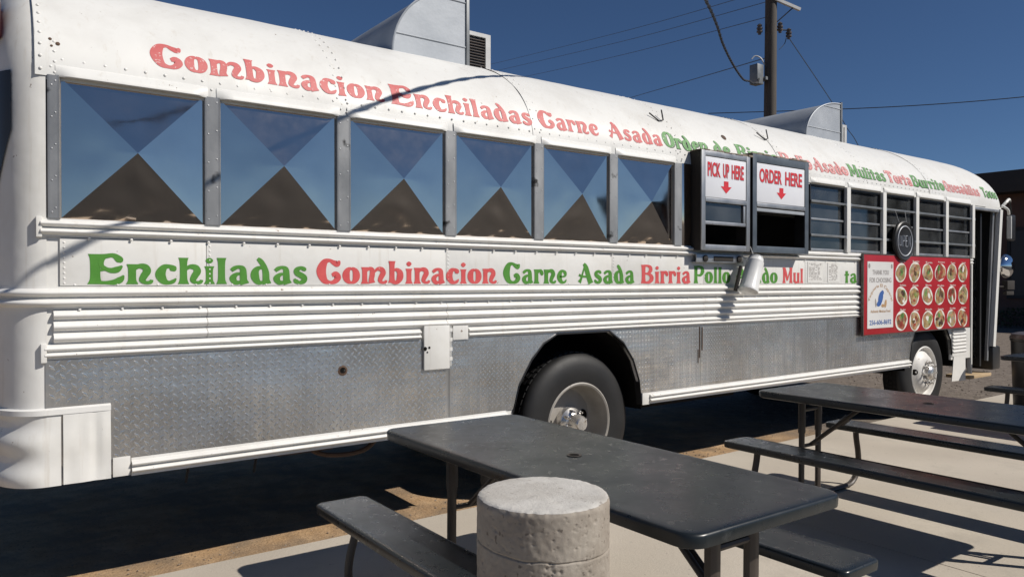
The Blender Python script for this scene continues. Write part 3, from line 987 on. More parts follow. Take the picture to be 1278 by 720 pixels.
def text_mesh(txt, size=1.0, bold=0.0):
    cu = bpy.data.curves.new('lettering', 'FONT')
    cu.body = txt; cu.size = size; cu.offset = bold; cu.resolution_u = 3
    ob = bpy.data.objects.new('lettering', cu)
    COL.objects.link(ob)
    dg = bpy.context.evaluated_depsgraph_get()
    me = bpy.data.meshes.new_from_object(ob.evaluated_get(dg))
    bpy.data.objects.remove(ob); bpy.data.curves.remove(cu)
    return me
def flat_text(name, txt, x0, x1, z0, z1, y, mat, parent, bold=0.0, warp=None):
    """text upright on a plane facing -y, fitted to the rectangle"""
    me = text_mesh(txt, 1.0, bold)
    xs = [v.co.x for v in me.vertices]; ys = [v.co.y for v in me.vertices]
    a, b, c, d = min(xs), max(xs), min(ys), max(ys)
    for v in me.vertices:
        u = (v.co.x - a) / (b - a); w = (v.co.y - c) / (d - c)
        px, pz = x0 + (x1 - x0) * u, z0 + (z1 - z0) * w
        if warp: px, pz = warp(u, w)
        v.co = (px, y, pz)
    return link(name, me, mat, parent)
PW = service_box(4.750, 5.372, 1.738, 2.535, 0.10, False)
OW = service_box(5.415, 6.245, 1.735, 2.570, 0.10, True)
for (o, sg, (sx0, sx1, sz0, sz1, y)), words in ((PW, ('PICK', 'UP', 'HERE')), (OW, ('ORDER', 'HERE'))):
    L = sum(len(w) for w in words) + 0.7 * (len(words) - 1)
    wd = (sx1 - sx0) * 0.90; x = sx0 + (sx1 - sx0) * 0.05
    hz = sz1 - sz0
    for w in words:
        ww = wd * len(w) / L
        flat_text('lettering', w, x + 0.007, x + ww - 0.006 + 0.007, sz0 + hz * 0.50, sz0 + hz * 0.86, y + 0.0002, 'sign_grey', sg, 0.025)
        flat_text('lettering', w, x, x + ww - 0.006, sz0 + hz * 0.515, sz0 + hz * 0.875, y - 0.0012, 'sign_red', sg, 0.025)
        x += ww + wd * 0.7 / L
    cx = (sx0 + sx1) / 2; cz = sz0 + hz * 0.26
    mb = MB()
    s = 0.070; ya = y - 0.0008
    mb.add([(cx - s * 0.42, ya, cz + s * 0.80), (cx + s * 0.42, ya, cz + s * 0.80), (cx + s * 0.42, ya, cz + s * 0.18), (cx + s, ya, cz + s * 0.18), (cx, ya, cz - s * 0.62), (cx - s, ya, cz + s * 0.18), (cx - s * 0.42, ya, cz + s * 0.18)], [(0, 1, 2, 6), (6, 2, 3, 4, 5)])
    mb.build('arrow', 'sign_red', sg)
# steel shelf bracket under the pick-up window
mb = MB()
mb.box(4.755, 5.36, -0.055, -0.045, 1.640, 1.705, 0.002); mb.box(4.755, 5.36, -0.045, 0.0, 1.640, 1.646); mb.box(4.755, 5.36, -0.045, -0.026, 1.699, 1.705)
br = mb.build('shelf_bracket', 'galvanised', bus)
mb = MB()
for x in (4.86, 5.30): mb.lathe_y([(0.028, 0.0), (0.028, -0.010), (0.012, -0.016), (0.0004, -0.016)], (x, -0.055, 1.672), 12)
mb.box(4.97, 5.22, -0.060, -0.0555, 1.652, 1.692, 0.002)
mb.build('bracket_bolt', 'underbody', br)

# ---- inside of the bus and its underside
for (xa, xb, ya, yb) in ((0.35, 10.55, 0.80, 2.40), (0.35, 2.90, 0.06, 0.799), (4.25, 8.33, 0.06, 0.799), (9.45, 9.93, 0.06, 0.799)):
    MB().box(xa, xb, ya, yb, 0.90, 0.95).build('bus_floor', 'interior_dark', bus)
mb = MB(); mb.box(0.30, 10.62, 2.41, 2.44, 0.56, 2.44)
mb.build('far_wall', 'white_paint', bus)
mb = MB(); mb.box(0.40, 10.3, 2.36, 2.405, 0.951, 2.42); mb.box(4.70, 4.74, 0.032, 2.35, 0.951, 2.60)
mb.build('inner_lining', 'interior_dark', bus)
mb = MB()
mb.box(6.7, 8.6, 1.75, 2.33, 0.951, 1.85, 0.01)
mb.build('kitchen_counter', 'galvanised', bus)
mb = MB()
mb.box(0.5, 10.3, 0.75, 0.90, 0.62, 0.84); mb.box(0.5, 10.3, 1.55, 1.70, 0.62, 0.84)
for x in (0.9, 2.2, 5.0, 6.5, 7.8): mb.box(x, x + 0.12, 0.10, 2.34, 0.70, 0.858)
mb.box(0.40, 10.2, 0.80, 2.40, 0.86, 0.899)
mb.build('chassis', 'underbody', bus)
mb = MB()
mb.tube(catmull([(1.55, 0.12, 0.62), (1.62, 0.10, 0.51), (1.78, 0.10, 0.47), (1.95, 0.10, 0.49), (2.06, 0.12, 0.60)], 6), 0.014, 8)
mb.build('exhaust_hanger', 'rust', bus); mb = MB(); mb.box(1.40, 1.72, 0.08, 0.13, 0.515, 0.56, 0.005)
mb.build('hanger_bracket', 'rust', bus)
for x in (0.95, 1.30): MB().tube([(x, 0.10, 0.60), (x - 0.02, 0.12, 0.44)], 0.006, 6).build('hanging_strap', 'underbody', bus)
mb = MB(); mb.box(5.1, 6.6, 0.95, 1.50, 0.28, 0.66, 0.04)
mb.build('fuel_tank', 'underbody', bus)

# wheel-arch liners
for (xa, xb, zt) in ((2.93, 4.20, 1.14), (8.36, 9.43, 1.05)):
    mb = MB(); rows = []
    cxa = (xa + xb) / 2; rx = (xb - xa) / 2
    for k in range(21):
        a = PI * k / 20
        x = cxa - rx * math.cos(a) * 1.02; z = 0.50 + (zt - 0.49) * math.sin(a) ** 0.8
        rows.append([(x, 0.032, z), (x, 0.78, z)])
    mb.grid(rows)
    mb.grid([[(r[1][0], 0.78, r[1][2]), (r[1][0], 0.78, 0.45)] for r in rows])
    mb.build('arch_liner', 'black_void', bus)
    A = ARCH_R if xa < 5 else ARCH_F
    mb = MB()
    mb.grid([[(x, -0.010, z), (x, 0.05, z), (x, 0.05, z + 0.012), (x, -0.010, z + 0.012)] for x, z in A[1:-1]], close_u=True)
    mb.build('arch_trim', 'black_plastic', bus)

# ---- wheels
WR = 0.515; WZ = -0.07 + WR
def wheel(cx, yo, dual):
    c = (cx, yo, WZ)
    w = 0.26
    root = MB()
    rp = [(0.285, 0.02), (0.297, 0.006), (0.36, -0.006 + 0.0), (0.43, -0.004), (0.475, 0.012), (0.497, 0.030), (0.512, 0.05), (WR, 0.07), (WR, w - 0.07), (0.497, w - 0.03), (0.43, w), (0.30, w), (0.285, w - 0.03)]
    wo = MB().lathe_y(rp, c, 64, True).build('wheel', 'rubber', bus)
    # tread blocks
    mb = MB()
    for k in range(60):
        a = 2 * PI * k / 60; b = 2 * PI * (k + 0.72) / 60
        for (y0, y1, sh) in ((0.072, 0.105, 0.0), (0.115, 0.145, 0.5), (0.155, 0.188, 0.0)):
            vs = []
            for r in (WR - 0.004, WR + 0.007):
                for q in (a + sh * 0.05, b + sh * 0.05):
                    for y in (y0, y1):
                        vs.append((cx + r * math.cos(q), yo + y, WZ + r * math.sin(q)))
            mb.add(vs, [(0, 1, 3, 2), (4, 6, 7, 5), (0, 4, 5, 1), (2, 3, 7, 6), (0, 2, 6, 4), (1, 5, 7, 3)])
    mb.build('tread_blocks', 'rubber', wo, kind='stuff')
    rm = MB()
    if dual:
        prof = [(0.292, 0.022), (0.302, 0.004), (0.293, -0.002), (0.281, 0.004), (0.272, 0.030), (0.262, 0.10), (0.252, 0.150), (0.235, 0.166), (0.17, 0.160), (0.10, 0.150), (0.0005, 0.150)]
        rm.lathe_y(prof, c, 56)
        ro = rm.build('rim', 'rim_grey', wo)
        hub = MB().lathe_y([(0.105, 0.152), (0.105, 0.095), (0.085, 0.075), (0.062, 0.060), (0.060, -0.01), (0.045, -0.03), (0.0005, -0.032)], c, 28).build('hub', 'hub_white', wo)
        lugs = MB()
        for k in range(8):
            lugs = MB(); a = 2 * PI * (k + 0.3) / 8
            q = (cx + 0.085 * math.cos(a), yo, WZ + 0.085 * math.sin(a))
            lugs.lathe_y([(0.013, 0.085), (0.013, 0.045), (0.007, 0.040), (0.007, 0.022), (0.0004, 0.022)], q, 6)
            lugs.build('lug_nut', 'hub_white', wo)
        holes = MB()
        for k in range(2):
            holes = MB(); a = PI * k + R(8)
            q = (cx + 0.165 * math.cos(a), yo, WZ + 0.165 * math.sin(a))
            holes.lathe_y([(0.046, 0.157), (0.044, 0.1555), (0.0004, 0.1553)], q, 20)
            holes.build('hand_hole_shade', 'black_void', wo)  # black disc painted in for the shade inside the opening
        # inner twin tyre
        MB().lathe_y(rp, (cx, yo + 0.32, WZ), 48, True).build('twin_tyre', 'rubber', wo)
    else:
        prof = [(0.292, 0.020), (0.302, 0.002), (0.293, -0.004), (0.281, 0.002), (0.270, 0.030), (0.258, 0.045), (0.235, 0.028), (0.205, -0.005), (0.165, -0.030), (0.145, -0.034), (0.10, -0.030), (0.0005, -0.030)]
        rm.lathe_y(prof, c, 56)
        rm.build('rim', 'rim_white', wo)
        MB().lathe_y([(0.082, -0.030), (0.078, -0.075), (0.060, -0.092), (0.035, -0.100), (0.0005, -0.100)], c, 28).build('hub', 'hub_white', wo)
        lugs = MB()
        for k in range(10):
            lugs = MB(); a = 2 * PI * k / 10
            q = (cx + 0.122 * math.cos(a), yo, WZ + 0.122 * math.sin(a))
            lugs.lathe_y([(0.020, -0.031), (0.019, -0.052), (0.013, -0.056), (0.012, -0.082), (0.0004, -0.083)], q, 6)
            lugs.build('lug_nut', 'hub_white', wo)
        holes = MB()
        for k in range(2):
            holes = MB(); a = PI * k + R(175)
            q = Vector((cx + 0.218 * math.cos(a), yo, WZ + 0.218 * math.sin(a)))
            ang = a
            row0, row1 = [], []
            for j in range(18):
                t = 2 * PI * j / 18
                rr, tt = 0.218 + 0.026 * math.cos(t), a + 0.15 * math.sin(t)
                yy = 0.0062 - (0.218 - rr) * -0.0
                yl = 0.028 + (rr - 0.235) * 1.1 if rr > 0.205 else -0.005 + (rr - 0.205) * 0.62
                row0.append((cx + rr * math.cos(tt), yo + yl - 0.003, WZ + rr * math.sin(tt)))
            holes.add(row0, [tuple(range(18))])
            holes.build('hand_hole_shade', 'black_void', wo)  # flat black patch stands for the shade in this opening
    return wo
wheel(3.63, 0.085, True)
wheel(8.86, 0.055, False)
mb = MB(); mb.tube([(3.63, 0.3, WZ), (3.63, 2.1, WZ)], 0.09, 12); mb.tube([(8.86, 0.3, WZ), (8.86, 2.1, WZ)], 0.06, 12)
mb.build('axle', 'underbody', bus)
for (cx, dual) in ((3.63, True), (8.86, False)):
    mb = MB().lathe_y([(0.285, 0.02), (0.43, 0.0), (0.497, 0.03), (WR, 0.07), (WR, 0.19), (0.43, 0.26), (0.285, 0.24)], (cx, 2.10, WZ), 40, True)
    mb.build('wheel', 'rubber', bus)

# ---- body ahead of the front wheel, doorway and nose
mb = MB(); mb.box(9.42, 9.775, -0.004, 0.005, 0.60, 0.95)
mb.build('corner_panel', 'white_paint', bus)
for k in range(7):
    rail('rib', 9.425, 9.772, 0.635 + k * 0.042, 0.670 + k * 0.042, 1, 0.010, 0.002, base=-0.0035, n=2)
mb = MB()
mb.grid([[(9.46, -0.002, 0.60), (9.775, -0.002, 0.60)], [(9.43, -0.006, 0.45), (9.77, -0.004, 0.45)], [(9.39, -0.012, 0.31), (9.765, -0.008, 0.295)]])
mb.grid([[(9.46, 0.004, 0.60), (9.775, 0.004, 0.60)], [(9.43, 0.0, 0.45), (9.77, 0.002, 0.45)], [(9.39, -0.006, 0.31), (9.765, -0.002, 0.295)]])
mb.build('mud_flap', 'white_paint', bus)
mb = MB()
mb.box(9.925, 9.955, -0.006, 0.05, 0.36, 2.412, 0.004)
mb.build('door_post', 'white_paint', bus)
mb = MB()
mb.bar((10.575, 0.010, 0.66), (10.775, 0.010, 2.41), 0.05, 0.075, up=(1, 0, 0))
mb.build('front_post', 'white_paint', bus)
mb = MB()
mb.bar((10.50, 0.05, 0.48), (10.665, 0.05, 2.40), 0.03, 0.045, up=(1, 0, 0))
mb.build('door_jamb', 'galvanised', bus)
mb = MB(); mb.box(9.93, 10.80, -0.004, 0.04, 2.372, 2.404, 0.004)
mb.build('door_header', 'galvanised', bus)
mb = MB(); mb.box(9.95, 10.58, 0.02, 0.30, 0.285, 0.325, 0.006)
mb.build('door_step', 'step_wood', bus)
mb = MB(); mb.box(9.95, 10.56, 0.30, 0.62, 0.50, 0.54); mb.box(9.95, 10.56, 0.62, 0.95, 0.72, 0.76); mb.box(9.95, 10.56, 0.94, 0.96, 0.30, 0.95)
mb.build('stair_tread', 'underbody', bus)
# folded door leaf standing inside the opening
mb = MB()
mb.box(10.33, 10.37, 0.06, 0.52, 0.42, 0.52); mb.box(10.33, 10.37, 0.06, 0.52, 2.22, 2.34); mb.box(10.33, 10.37, 0.06, 0.10, 0.52, 2.22); mb.box(10.33, 10.37, 0.48, 0.52, 0.52, 2.22); mb.box(10.33, 10.37, 0.10, 0.48, 1.30, 1.36)
dl = mb.build('door_leaf', 'black_plastic', bus)
for (z0, z1) in ((0.521, 1.299), (1.361, 2.219)):
    mb = MB(); mb.box(10.347, 10.352, 0.101, 0.479, z0, z1); mb.build('pane', 'window_glass', dl)
mb = MB()
mb.grid([[(10.60, y, 0.50), (10.66, y, 1.25), (10.80, y, 2.42)] for y in (0.06, 0.9, 1.6, 2.42)])
mb.build('front_wall', 'white_paint', bus)
mb = MB(); mb.grid([[(10.57, y, 0.50), (10.63, y, 1.25), (10.77, y, 2.42)] for y in (0.07, 0.9, 1.6, 2.42)])
mb.build('front_lining', 'interior_dark', bus)
mb = MB(); mb.add([(10.688, 0.25, 1.38), (10.688, 2.2, 1.38), (10.795, 2.2, 2.30), (10.795, 0.25, 2.30)], [(0, 1, 2, 3)])
mb.build('windscreen', 'black_plastic', bus)
mb = MB(); mb.box(10.55, 10.78, -0.01, 2.45, 0.36, 0.66, 0.03)
mb.build('front_bumper', 'black_plastic', bus)
# mirrors on the nose
mb = MB()
mb.tube(catmull([(10.86, 0.02, 2.45), (10.93, -0.01, 2.52), (11.04, 0.0, 2.56), (11.14, 0.03, 2.54)], 5), 0.018, 8)
mb.tube(catmull([(10.86, 0.02, 2.47), (10.92, -0.03, 2.42), (10.98, -0.02, 2.36)], 5), 0.016, 8)
mb.build('mirror_arm', 'white_paint', bus)
mb = MB()
mb.tube(catmull([(11.05, 0.0, 2.56), (11.16, 0.02, 2.44), (11.20, 0.03, 2.38)], 5), 0.010, 6)
mb.box(11.13, 11.30, 0.01, 0.07, 2.03, 2.37, 0.02)
so = mb.build('side_mirror', 'black_plastic', bus)
mb = MB(); mb.box(11.118, 11.145, 0.00, 0.055, 2.05, 2.35, 0.008)
mb.build('mirror_rim', 'arm_white', so)
mb = MB(); rows = []
for k in range(8):
    a = PI / 2 * k / 7
    rows.append([(11.10 + 0.19 * math.sin(a) * math.cos(2 * PI * j / 24), 0.06 - 0.09 * math.cos(a), 1.69 + 0.155 * math.sin(a) * math.sin(2 * PI * j / 24)) for j in range(24)])
mb.grid(rows, close_u=True); mb.tube([(10.72, 0.08, 1.60), (11.08, 0.05, 1.68)], 0.012, 6)
mb.build('convex_mirror', 'chrome', bus)
mb = MB(); mb.box(10.99, 11.22, -0.01, 0.06, 1.38, 1.50, 0.01); mb.box(10.99, 11.22, 0.0, 0.05, 1.31, 1.36, 0.005); mb.tube([(10.68, 0.08, 1.42), (11.0, 0.03, 1.42)], 0.01, 6)
mb.build('lamp_bracket', 'underbody', bus)

# ---- roof hoods with their blower housings
def roof_hood(x0, x1, b, y0, y1):
    zb = 2.92
    n = 18
    arc = []
    for k in range(n + 1):
        a = PI / 2 * k / n
        arc.append((x1 - (x1 - x0) * math.cos(a), 3.06 + b * math.sin(a)))
    mb = MB()
    mb.grid([[(x, y0, z) for x, z in [(x0, zb - 0.05)] + arc], [(x, y1, z) for x, z in [(x0, zb - 0.05)] + arc]])
    ho = mb.build('roof_hood', 'hood_metal', bus)
    for y, s in ((y0, -1), (y1, 1)):
        mb = MB()
        pts = [(x1, y + s * 0.0, zb - 0.12), (x0, y, zb - 0.12)] + [(x, y, z) for x, z in arc]
        mb.add(pts, [tuple(range(len(pts)))])
        mb.add([(p[0], p[1] - s * 0.004, p[2]) for p in pts], [tuple(range(len(pts)))])
        mb.build('hood_side', 'hood_metal', ho)
        if s < 0:
            mb = MB()
            mb.tube([(x, y - 0.001, z) for x, z in arc], 0.008, 6)
            for f in (0.25, 0.86):
                z = 3.06 + b * f
                xl = x1 - (x1 - x0) * math.sqrt(max(0, 1 - f * f))
                mb.tube([(xl, y - 0.001, z), (x1, y - 0.001, z)], 0.0055, 6)
            mb.build('hood_seam', 'hood_metal', ho)
    mb = MB()
    mb.box(x1 - 0.005, x1 + 0.022, y0 - 0.012, y0 + 0.03, 2.98, 3.06 + b + 0.02, 0.004)
    mb.box(x1 - 0.005, x1 + 0.022, y1 - 0.03, y1 + 0.012, 2.98, 3.06 + b + 0.02, 0.004)
    mb.box(x1 - 0.004, x1 + 0.021, y0 + 0.03, y1 - 0.03, 3.06 + b - 0.03, 3.06 + b + 0.018, 0.004)
    mb.build('hood_flange', 'bar_grey', ho)
    return ho
def blower(x0, x1, y0, y1, z0, z1, parent):
    mb = MB(); mb.box(x0, x1, y0 + 0.02, y1, z0, z1 - 0.001, 0.003)
    bo = mb.build('blower_housing', 'black_plastic', parent)
    mb = MB()
    w = 0.045
    mb.box(x0 - 0.002, x0 + 0.02, y0, y0 + 0.019, z0, z1); mb.box(x1 - w, x1 + 0.002, y0, y0 + 0.019, z0, z1)
    mb.box(x0 + 0.02, x1 - w, y0, y0 + 0.019, z1 - 0.03, z1)
    xm = x0 + (x1 - x0) * 0.42
    mb.box(xm - 0.015, xm + 0.015, y0 + 0.001, y0 + 0.019, z0, z1 - 0.03)
    mb.box(x0 + 0.02, xm - 0.015, y0 + 0.002, y0 + 0.019, z0 + (z1 - z0) * 0.62, z0 + (z1 - z0) * 0.70)
    mb.box(x1 - 0.004, x1 + 0.003, y0 + 0.0191, y1, z0, z1)
    mb.build('housing_frame', 'arm_white', bo)
    z = z0 + 0.02
    mb = MB()
    while z < z1 - 0.04:
        mb.bar((x0 + 0.02, y0 + 0.012, z), (x1 - w, y0 + 0.012, z), 0.012, 0.004, up=(0, 0.5, 1))
        z += 0.022
    mb.build('louvres', 'insulator', bo, kind='stuff')
h1 = roof_hood(2.377, 2.977, 0.53, 0.60, 2.20)
blower(3.03, 3.40, 0.90, 1.55, 2.95, 3.445, h1)
h2 = roof_hood(7.336, 8.02, 0.432, 0.60, 1.84)
blower(8.08, 8.22, 0.64, 1.55, 2.95, 3.285, h2)
# small wire hooks on the roof edge and a rusted hole
for (u, x, sv) in ((0, 4.52, 0.40), (1, 5.95, 0.42)):
    mb = MB(); y, z, nr = roof_pt(arc_t(sv), 0.006)
    p = Vector((x, y, z))
    mb.tube([p + Vector((-0.08, 0.02, 0.05)), p + Vector((0.0, -0.012, -0.01)), p + Vector((0.05, -0.01, 0.005)), p + Vector((0.05, 0.01, 0.09))], 0.006, 6)
    mb.build('roof_hook', 'cable_black', bus)
y, z, nr = roof_pt(arc_t(0.33), 0.003)
mb = MB(); mb.dome((5.30, y, z), nr, 0.03, 0.006, 8); mb.build('rust_patch', 'rust', bus)
for (x, sv, r) in ((0.33, 0.18, 0.008), (0.36, 0.16, 0.010), (0.335, 0.145, 0.006)):
    y, z, nr = roof_pt(arc_t(sv), 0.006); mb = MB(); mb.dome((x, y, z), nr, r, 0.003, 8); mb.build('rust_patch', 'rust', bus)

# ------------------------------------------------------------------ hand-drawn lettering (flared western letters)
def stem(x, y0, y1, w=0.105, f=0.17):
    h = y1 - y0
    return [(x, y0, f), (x, y0 + 0.05, f * 0.86), (x, y0 + 0.16 * h + 0.03, w), (x, y0 + 0.5 * h, w * 0.94), (x, y1 - 0.16 * h - 0.02, w), (x, y1 - 0.04, f * 0.80), (x, y1, f * 0.9)]
def ring(cx, cy, rx, ry, wx, wy):
    return [(cx + rx * math.sin(2 * PI * k / 16), cy + ry * math.cos(2 * PI * k / 16), wy + (wx - wy) * abs(math.sin(2 * PI * k / 16)) ** 1.3) for k in range(17)]
ARCHN = lambda x: [(x + 0.05, 0.46, 0.03), (x + 0.20, 0.61, 0.065), (x + 0.38, 0.59, 0.095), (x + 0.44, 0.45, 0.105), (x + 0.36, 0.29, 0.10), (x + 0.31, 0.14, 0.085), (x + 0.40, 0.055, 0.055), (x + 0.54, 0.07, 0.055), (x + 0.57, 0.15, 0.045)]
GLY = {
 'E': (1.02, [stem(0.22, 0, 1, 0.13, 0.20), [(0.22, 0.93, 0.06), (0.48, 0.95, 0.055), (0.72, 0.96, 0.07), (0.88, 0.82, 0.10), (0.94, 0.74, 0.03)],
             [(0.30, 0.44, 0.03), (0.48, 0.50, 0.05), (0.66, 0.46, 0.08), (0.82, 0.50, 0.09), (0.95, 0.62, 0.025)],
             [(0.22, 0.07, 0.06), (0.48, 0.05, 0.05), (0.74, 0.07, 0.085), (0.90, 0.16, 0.09), (0.99, 0.30, 0.02)],
             [(0.62, 0.95, 0.05), (0.46, 0.90, 0.06), (0.38, 0.76, 0.07), (0.40, 0.60, 0.06), (0.54, 0.50, 0.05)]]),
 'C': (1.00, [[(0.93, 0.92, 0.03), (0.84, 0.80, 0.11), (0.70, 0.84, 0.09), (0.52, 0.93, 0.06), (0.32, 0.84, 0.12), (0.20, 0.50, 0.17), (0.32, 0.15, 0.12), (0.54, 0.055, 0.06), (0.74, 0.10, 0.09), (0.85, 0.25, 0.12), (0.76, 0.38, 0.11), (0.62, 0.34, 0.06)]]),
 'A': (0.98, [[(0.50, 0.97, 0.05), (0.36, 0.60, 0.045), (0.24, 0.25, 0.06), (0.12, 0.05, 0.10)], [(0.40, 1.0, 0.07), (0.54, 0.80, 0.12), (0.68, 0.40, 0.13), (0.80, 0.10, 0.14), (0.84, 0.0, 0.17)],
             [(0.10, 0.44, 0.06), (0.28, 0.36, 0.05), (0.62, 0.34, 0.045)]]),
 'B': (0.92, [stem(0.20, 0, 1, 0.12, 0.18), [(0.2, 0.95, 0.05), (0.46, 0.95, 0.055), (0.66, 0.86, 0.10), (0.68, 0.70, 0.11), (0.50, 0.55, 0.05), (0.3, 0.53, 0.04)], [(0.36, 0.53, 0.04), (0.62, 0.48, 0.08), (0.76, 0.28, 0.13), (0.62, 0.09, 0.09), (0.40, 0.05, 0.055), (0.2, 0.05, 0.05)]]),
 'P': (0.88, [stem(0.20, 0, 1, 0.12, 0.18), [(0.2, 0.95, 0.05), (0.48, 0.95, 0.055), (0.70, 0.86, 0.11), (0.74, 0.68, 0.13), (0.60, 0.49, 0.08), (0.40, 0.46, 0.05), (0.28, 0.50, 0.04)]]),
 'O': (0.92, [ring(0.46, 0.5, 0.30, 0.44, 0.15, 0.05)]),
 'Q': (0.96, [ring(0.46, 0.5, 0.30, 0.44, 0.15, 0.05), [(0.44, 0.22, 0.06), (0.62, 0.10, 0.07), (0.90, -0.04, 0.05)]]),
 'M': (1.12, [stem(0.18, 0, 1, 0.10, 0.17), stem(0.92, 0, 1, 0.12, 0.18), [(0.20, 0.96, 0.12), (0.38, 0.60, 0.11), (0.54, 0.18, 0.08)], [(0.54, 0.18, 0.05), (0.74, 0.62, 0.05), (0.90, 0.94, 0.07)]]),
 'T': (0.90, [stem(0.46, 0, 0.96, 0.13, 0.19), [(0.04, 0.74, 0.04), (0.10, 0.90, 0.09), (0.28, 0.93, 0.075), (0.64, 0.93, 0.075), (0.82, 0.90, 0.09), (0.88, 0.74, 0.04)]]),
 'n': (0.74, [stem(0.16, 0, 0.68, 0.105, 0.16), ARCHN(0.14)]),
 'h': (0.74, [stem(0.16, 0, 0.93, 0.105, 0.16), ARCHN(0.14)]),
 'm': (1.12, [stem(0.16, 0, 0.68, 0.10, 0.15), [(0.19, 0.46, 0.03), (0.32, 0.61, 0.06), (0.46, 0.58, 0.09), (0.48, 0.40, 0.10), (0.44, 0.18, 0.10), (0.46, 0.03, 0.13)], ARCHN(0.50)]),
 'c': (0.66, [[(0.62, 0.46, 0.03), (0.56, 0.54, 0.10), (0.44, 0.62, 0.06), (0.28, 0.57, 0.10), (0.18, 0.34, 0.14), (0.27, 0.12, 0.11), (0.42, 0.05, 0.06), (0.56, 0.10, 0.06), (0.64, 0.20, 0.02)]]),
 'i': (0.34, [stem(0.17, 0, 0.64, 0.105, 0.16), [(0.17, 0.74, 0.03), (0.17, 0.79, 0.085), (0.17, 0.84, 0.105), (0.17, 0.89, 0.09), (0.17, 0.94, 0.03)]]),
 'l': (0.34, [stem(0.17, 0, 0.95, 0.105, 0.16)]),
 'a': (0.66, [[(0.10, 0.50, 0.06), (0.20, 0.58, 0.07), (0.34, 0.63, 0.055), (0.47, 0.56, 0.09), (0.49, 0.34, 0.105), (0.50, 0.14, 0.11), (0.54, 0.0, 0.14)], [(0.46, 0.38, 0.03), (0.28, 0.36, 0.06), (0.15, 0.22, 0.105), (0.22, 0.07, 0.085), (0.36, 0.06, 0.06), (0.47, 0.16, 0.03)]]),
 'd': (0.72, [[(0.26, 0.95, 0.05), (0.36, 0.86, 0.08), (0.48, 0.66, 0.085), (0.54, 0.42, 0.105), (0.55, 0.16, 0.11), (0.58, 0.0, 0.14)], [(0.50, 0.56, 0.04), (0.34, 0.61, 0.06), (0.20, 0.50, 0.105), (0.17, 0.30, 0.13), (0.25, 0.10, 0.10), (0.38, 0.05, 0.06), (0.52, 0.14, 0.03)]]),
 's': (0.54, [[(0.46, 0.50, 0.03), (0.42, 0.57, 0.075), (0.30, 0.62, 0.06), (0.16, 0.54, 0.09), (0.17, 0.42, 0.095), (0.30, 0.34, 0.10), (0.42, 0.24, 0.10), (0.40, 0.11, 0.09), (0.25, 0.05, 0.06), (0.12, 0.11, 0.075), (0.07, 0.20, 0.03)]]),
 'o': (0.70, [ring(0.35, 0.335, 0.21, 0.285, 0.135, 0.045)]),
 'b': (0.70, [stem(0.16, 0.04, 0.95, 0.105, 0.16), [(0.18, 0.52, 0.03), (0.34, 0.60, 0.06), (0.50, 0.48, 0.115), (0.51, 0.26, 0.13), (0.40, 0.08, 0.085), (0.24, 0.05, 0.06), (0.15, 0.08, 0.05)]]),
 'r': (0.54, [stem(0.16, 0, 0.68, 0.105, 0.16), [(0.20, 0.44, 0.03), (0.30, 0.59, 0.06), (0.42, 0.60, 0.08), (0.48, 0.48, 0.095), (0.46, 0.40, 0.04)]]),
 'e': (0.64, [[(0.20, 0.34, 0.03), (0.40, 0.34, 0.04), (0.54, 0.40, 0.06), (0.52, 0.53, 0.09), (0.38, 0.62, 0.055), (0.24, 0.54, 0.10), (0.17, 0.32, 0.135), (0.27, 0.11, 0.10), (0.42, 0.05, 0.055), (0.54, 0.10, 0.05), (0.60, 0.20, 0.02)]]),
 't': (0.46, [stem(0.22, 0, 0.84, 0.105, 0.14), [(0.02, 0.56, 0.05), (0.22, 0.60, 0.055), (0.44, 0.58, 0.06)]]),
 'u': (0.74, [stem(0.16, 0.08, 0.68, 0.105, 0.15), stem(0.57, 0, 0.68, 0.105, 0.15), [(0.14, 0.18, 0.10), (0.24, 0.07, 0.08), (0.40, 0.06, 0.05), (0.54, 0.18, 0.03)]]),
}
def word_mesh(txt, x0, x1, cap, place, grow=1.10, y_base=0.0):
    adv = sum(GLY[ch][0] + 0.045 for ch in txt) - 0.045
    sx = (x1 - x0) / adv
    mb = MB(); pen = 0.0; layer = 0
    for ch in txt:
        w, strokes = GLY[ch]
        for st_ in strokes:
            pts = catmull(st_, 5)
            L, Rr = [], []
            for i, (x, y, hw) in enumerate(pts):
                a = pts[max(i - 1, 0)]; b = pts[min(i + 1, len(pts) - 1)]
                tx, ty = b[0] - a[0], b[1] - a[1]
                n = math.hypot(tx, ty) or 1
                nx_, ny_ = -ty / n, tx / n
                hw = max(hw, 0.012) * grow
                L.append((x + nx_ * hw, y + ny_ * hw)); Rr.append((x - nx_ * hw, y - ny_ * hw))
            rows = []
            off = 0.0014 + 0.00018 * (layer % 7)
            for l, r in zip(L, Rr):
                rows.append([place(x0 + (pen + p[0]) * sx, p[1] * cap + y_base, off) for p in (l, ((l[0] + r[0]) / 2, (l[1] + r[1]) / 2), r)])
            mb.grid(rows)
            layer += 1
        pen += w + 0.045
    return mb
def on_side(x, h, off): return (x, -0.004 - off, 1.470 + h)
def on_roof(x, h, off):
    t = arc_t(0.125 + h); best = 0.0
    for i in range(len(seams) - 1):
        if seams[i] <= x <= seams[i + 1] + 0.03: best = max(best, roof_lift(x, t, i))
    y, z, _ = roof_pt(t, best + off)
    return (x, y, z)
lower = [('Enchiladas', 0.47, 1.538, 'green_paint'), ('Combinacion', 1.588, 2.819, 'red_paint'), ('Carne', 2.871, 3.427, 'green_paint'), ('Asada', 3.525, 4.097, 'green_paint'),
         ('Birria', 4.166, 4.738, 'red_paint'), ('Pollo', 4.777, 5.251, 'green_paint'), ('Asado', 5.317, 5.928, 'green_paint'), ('Mul', 6.002, 6.332, 'red_paint'), ('ta', 7.045, 7.275, 'green_paint')]
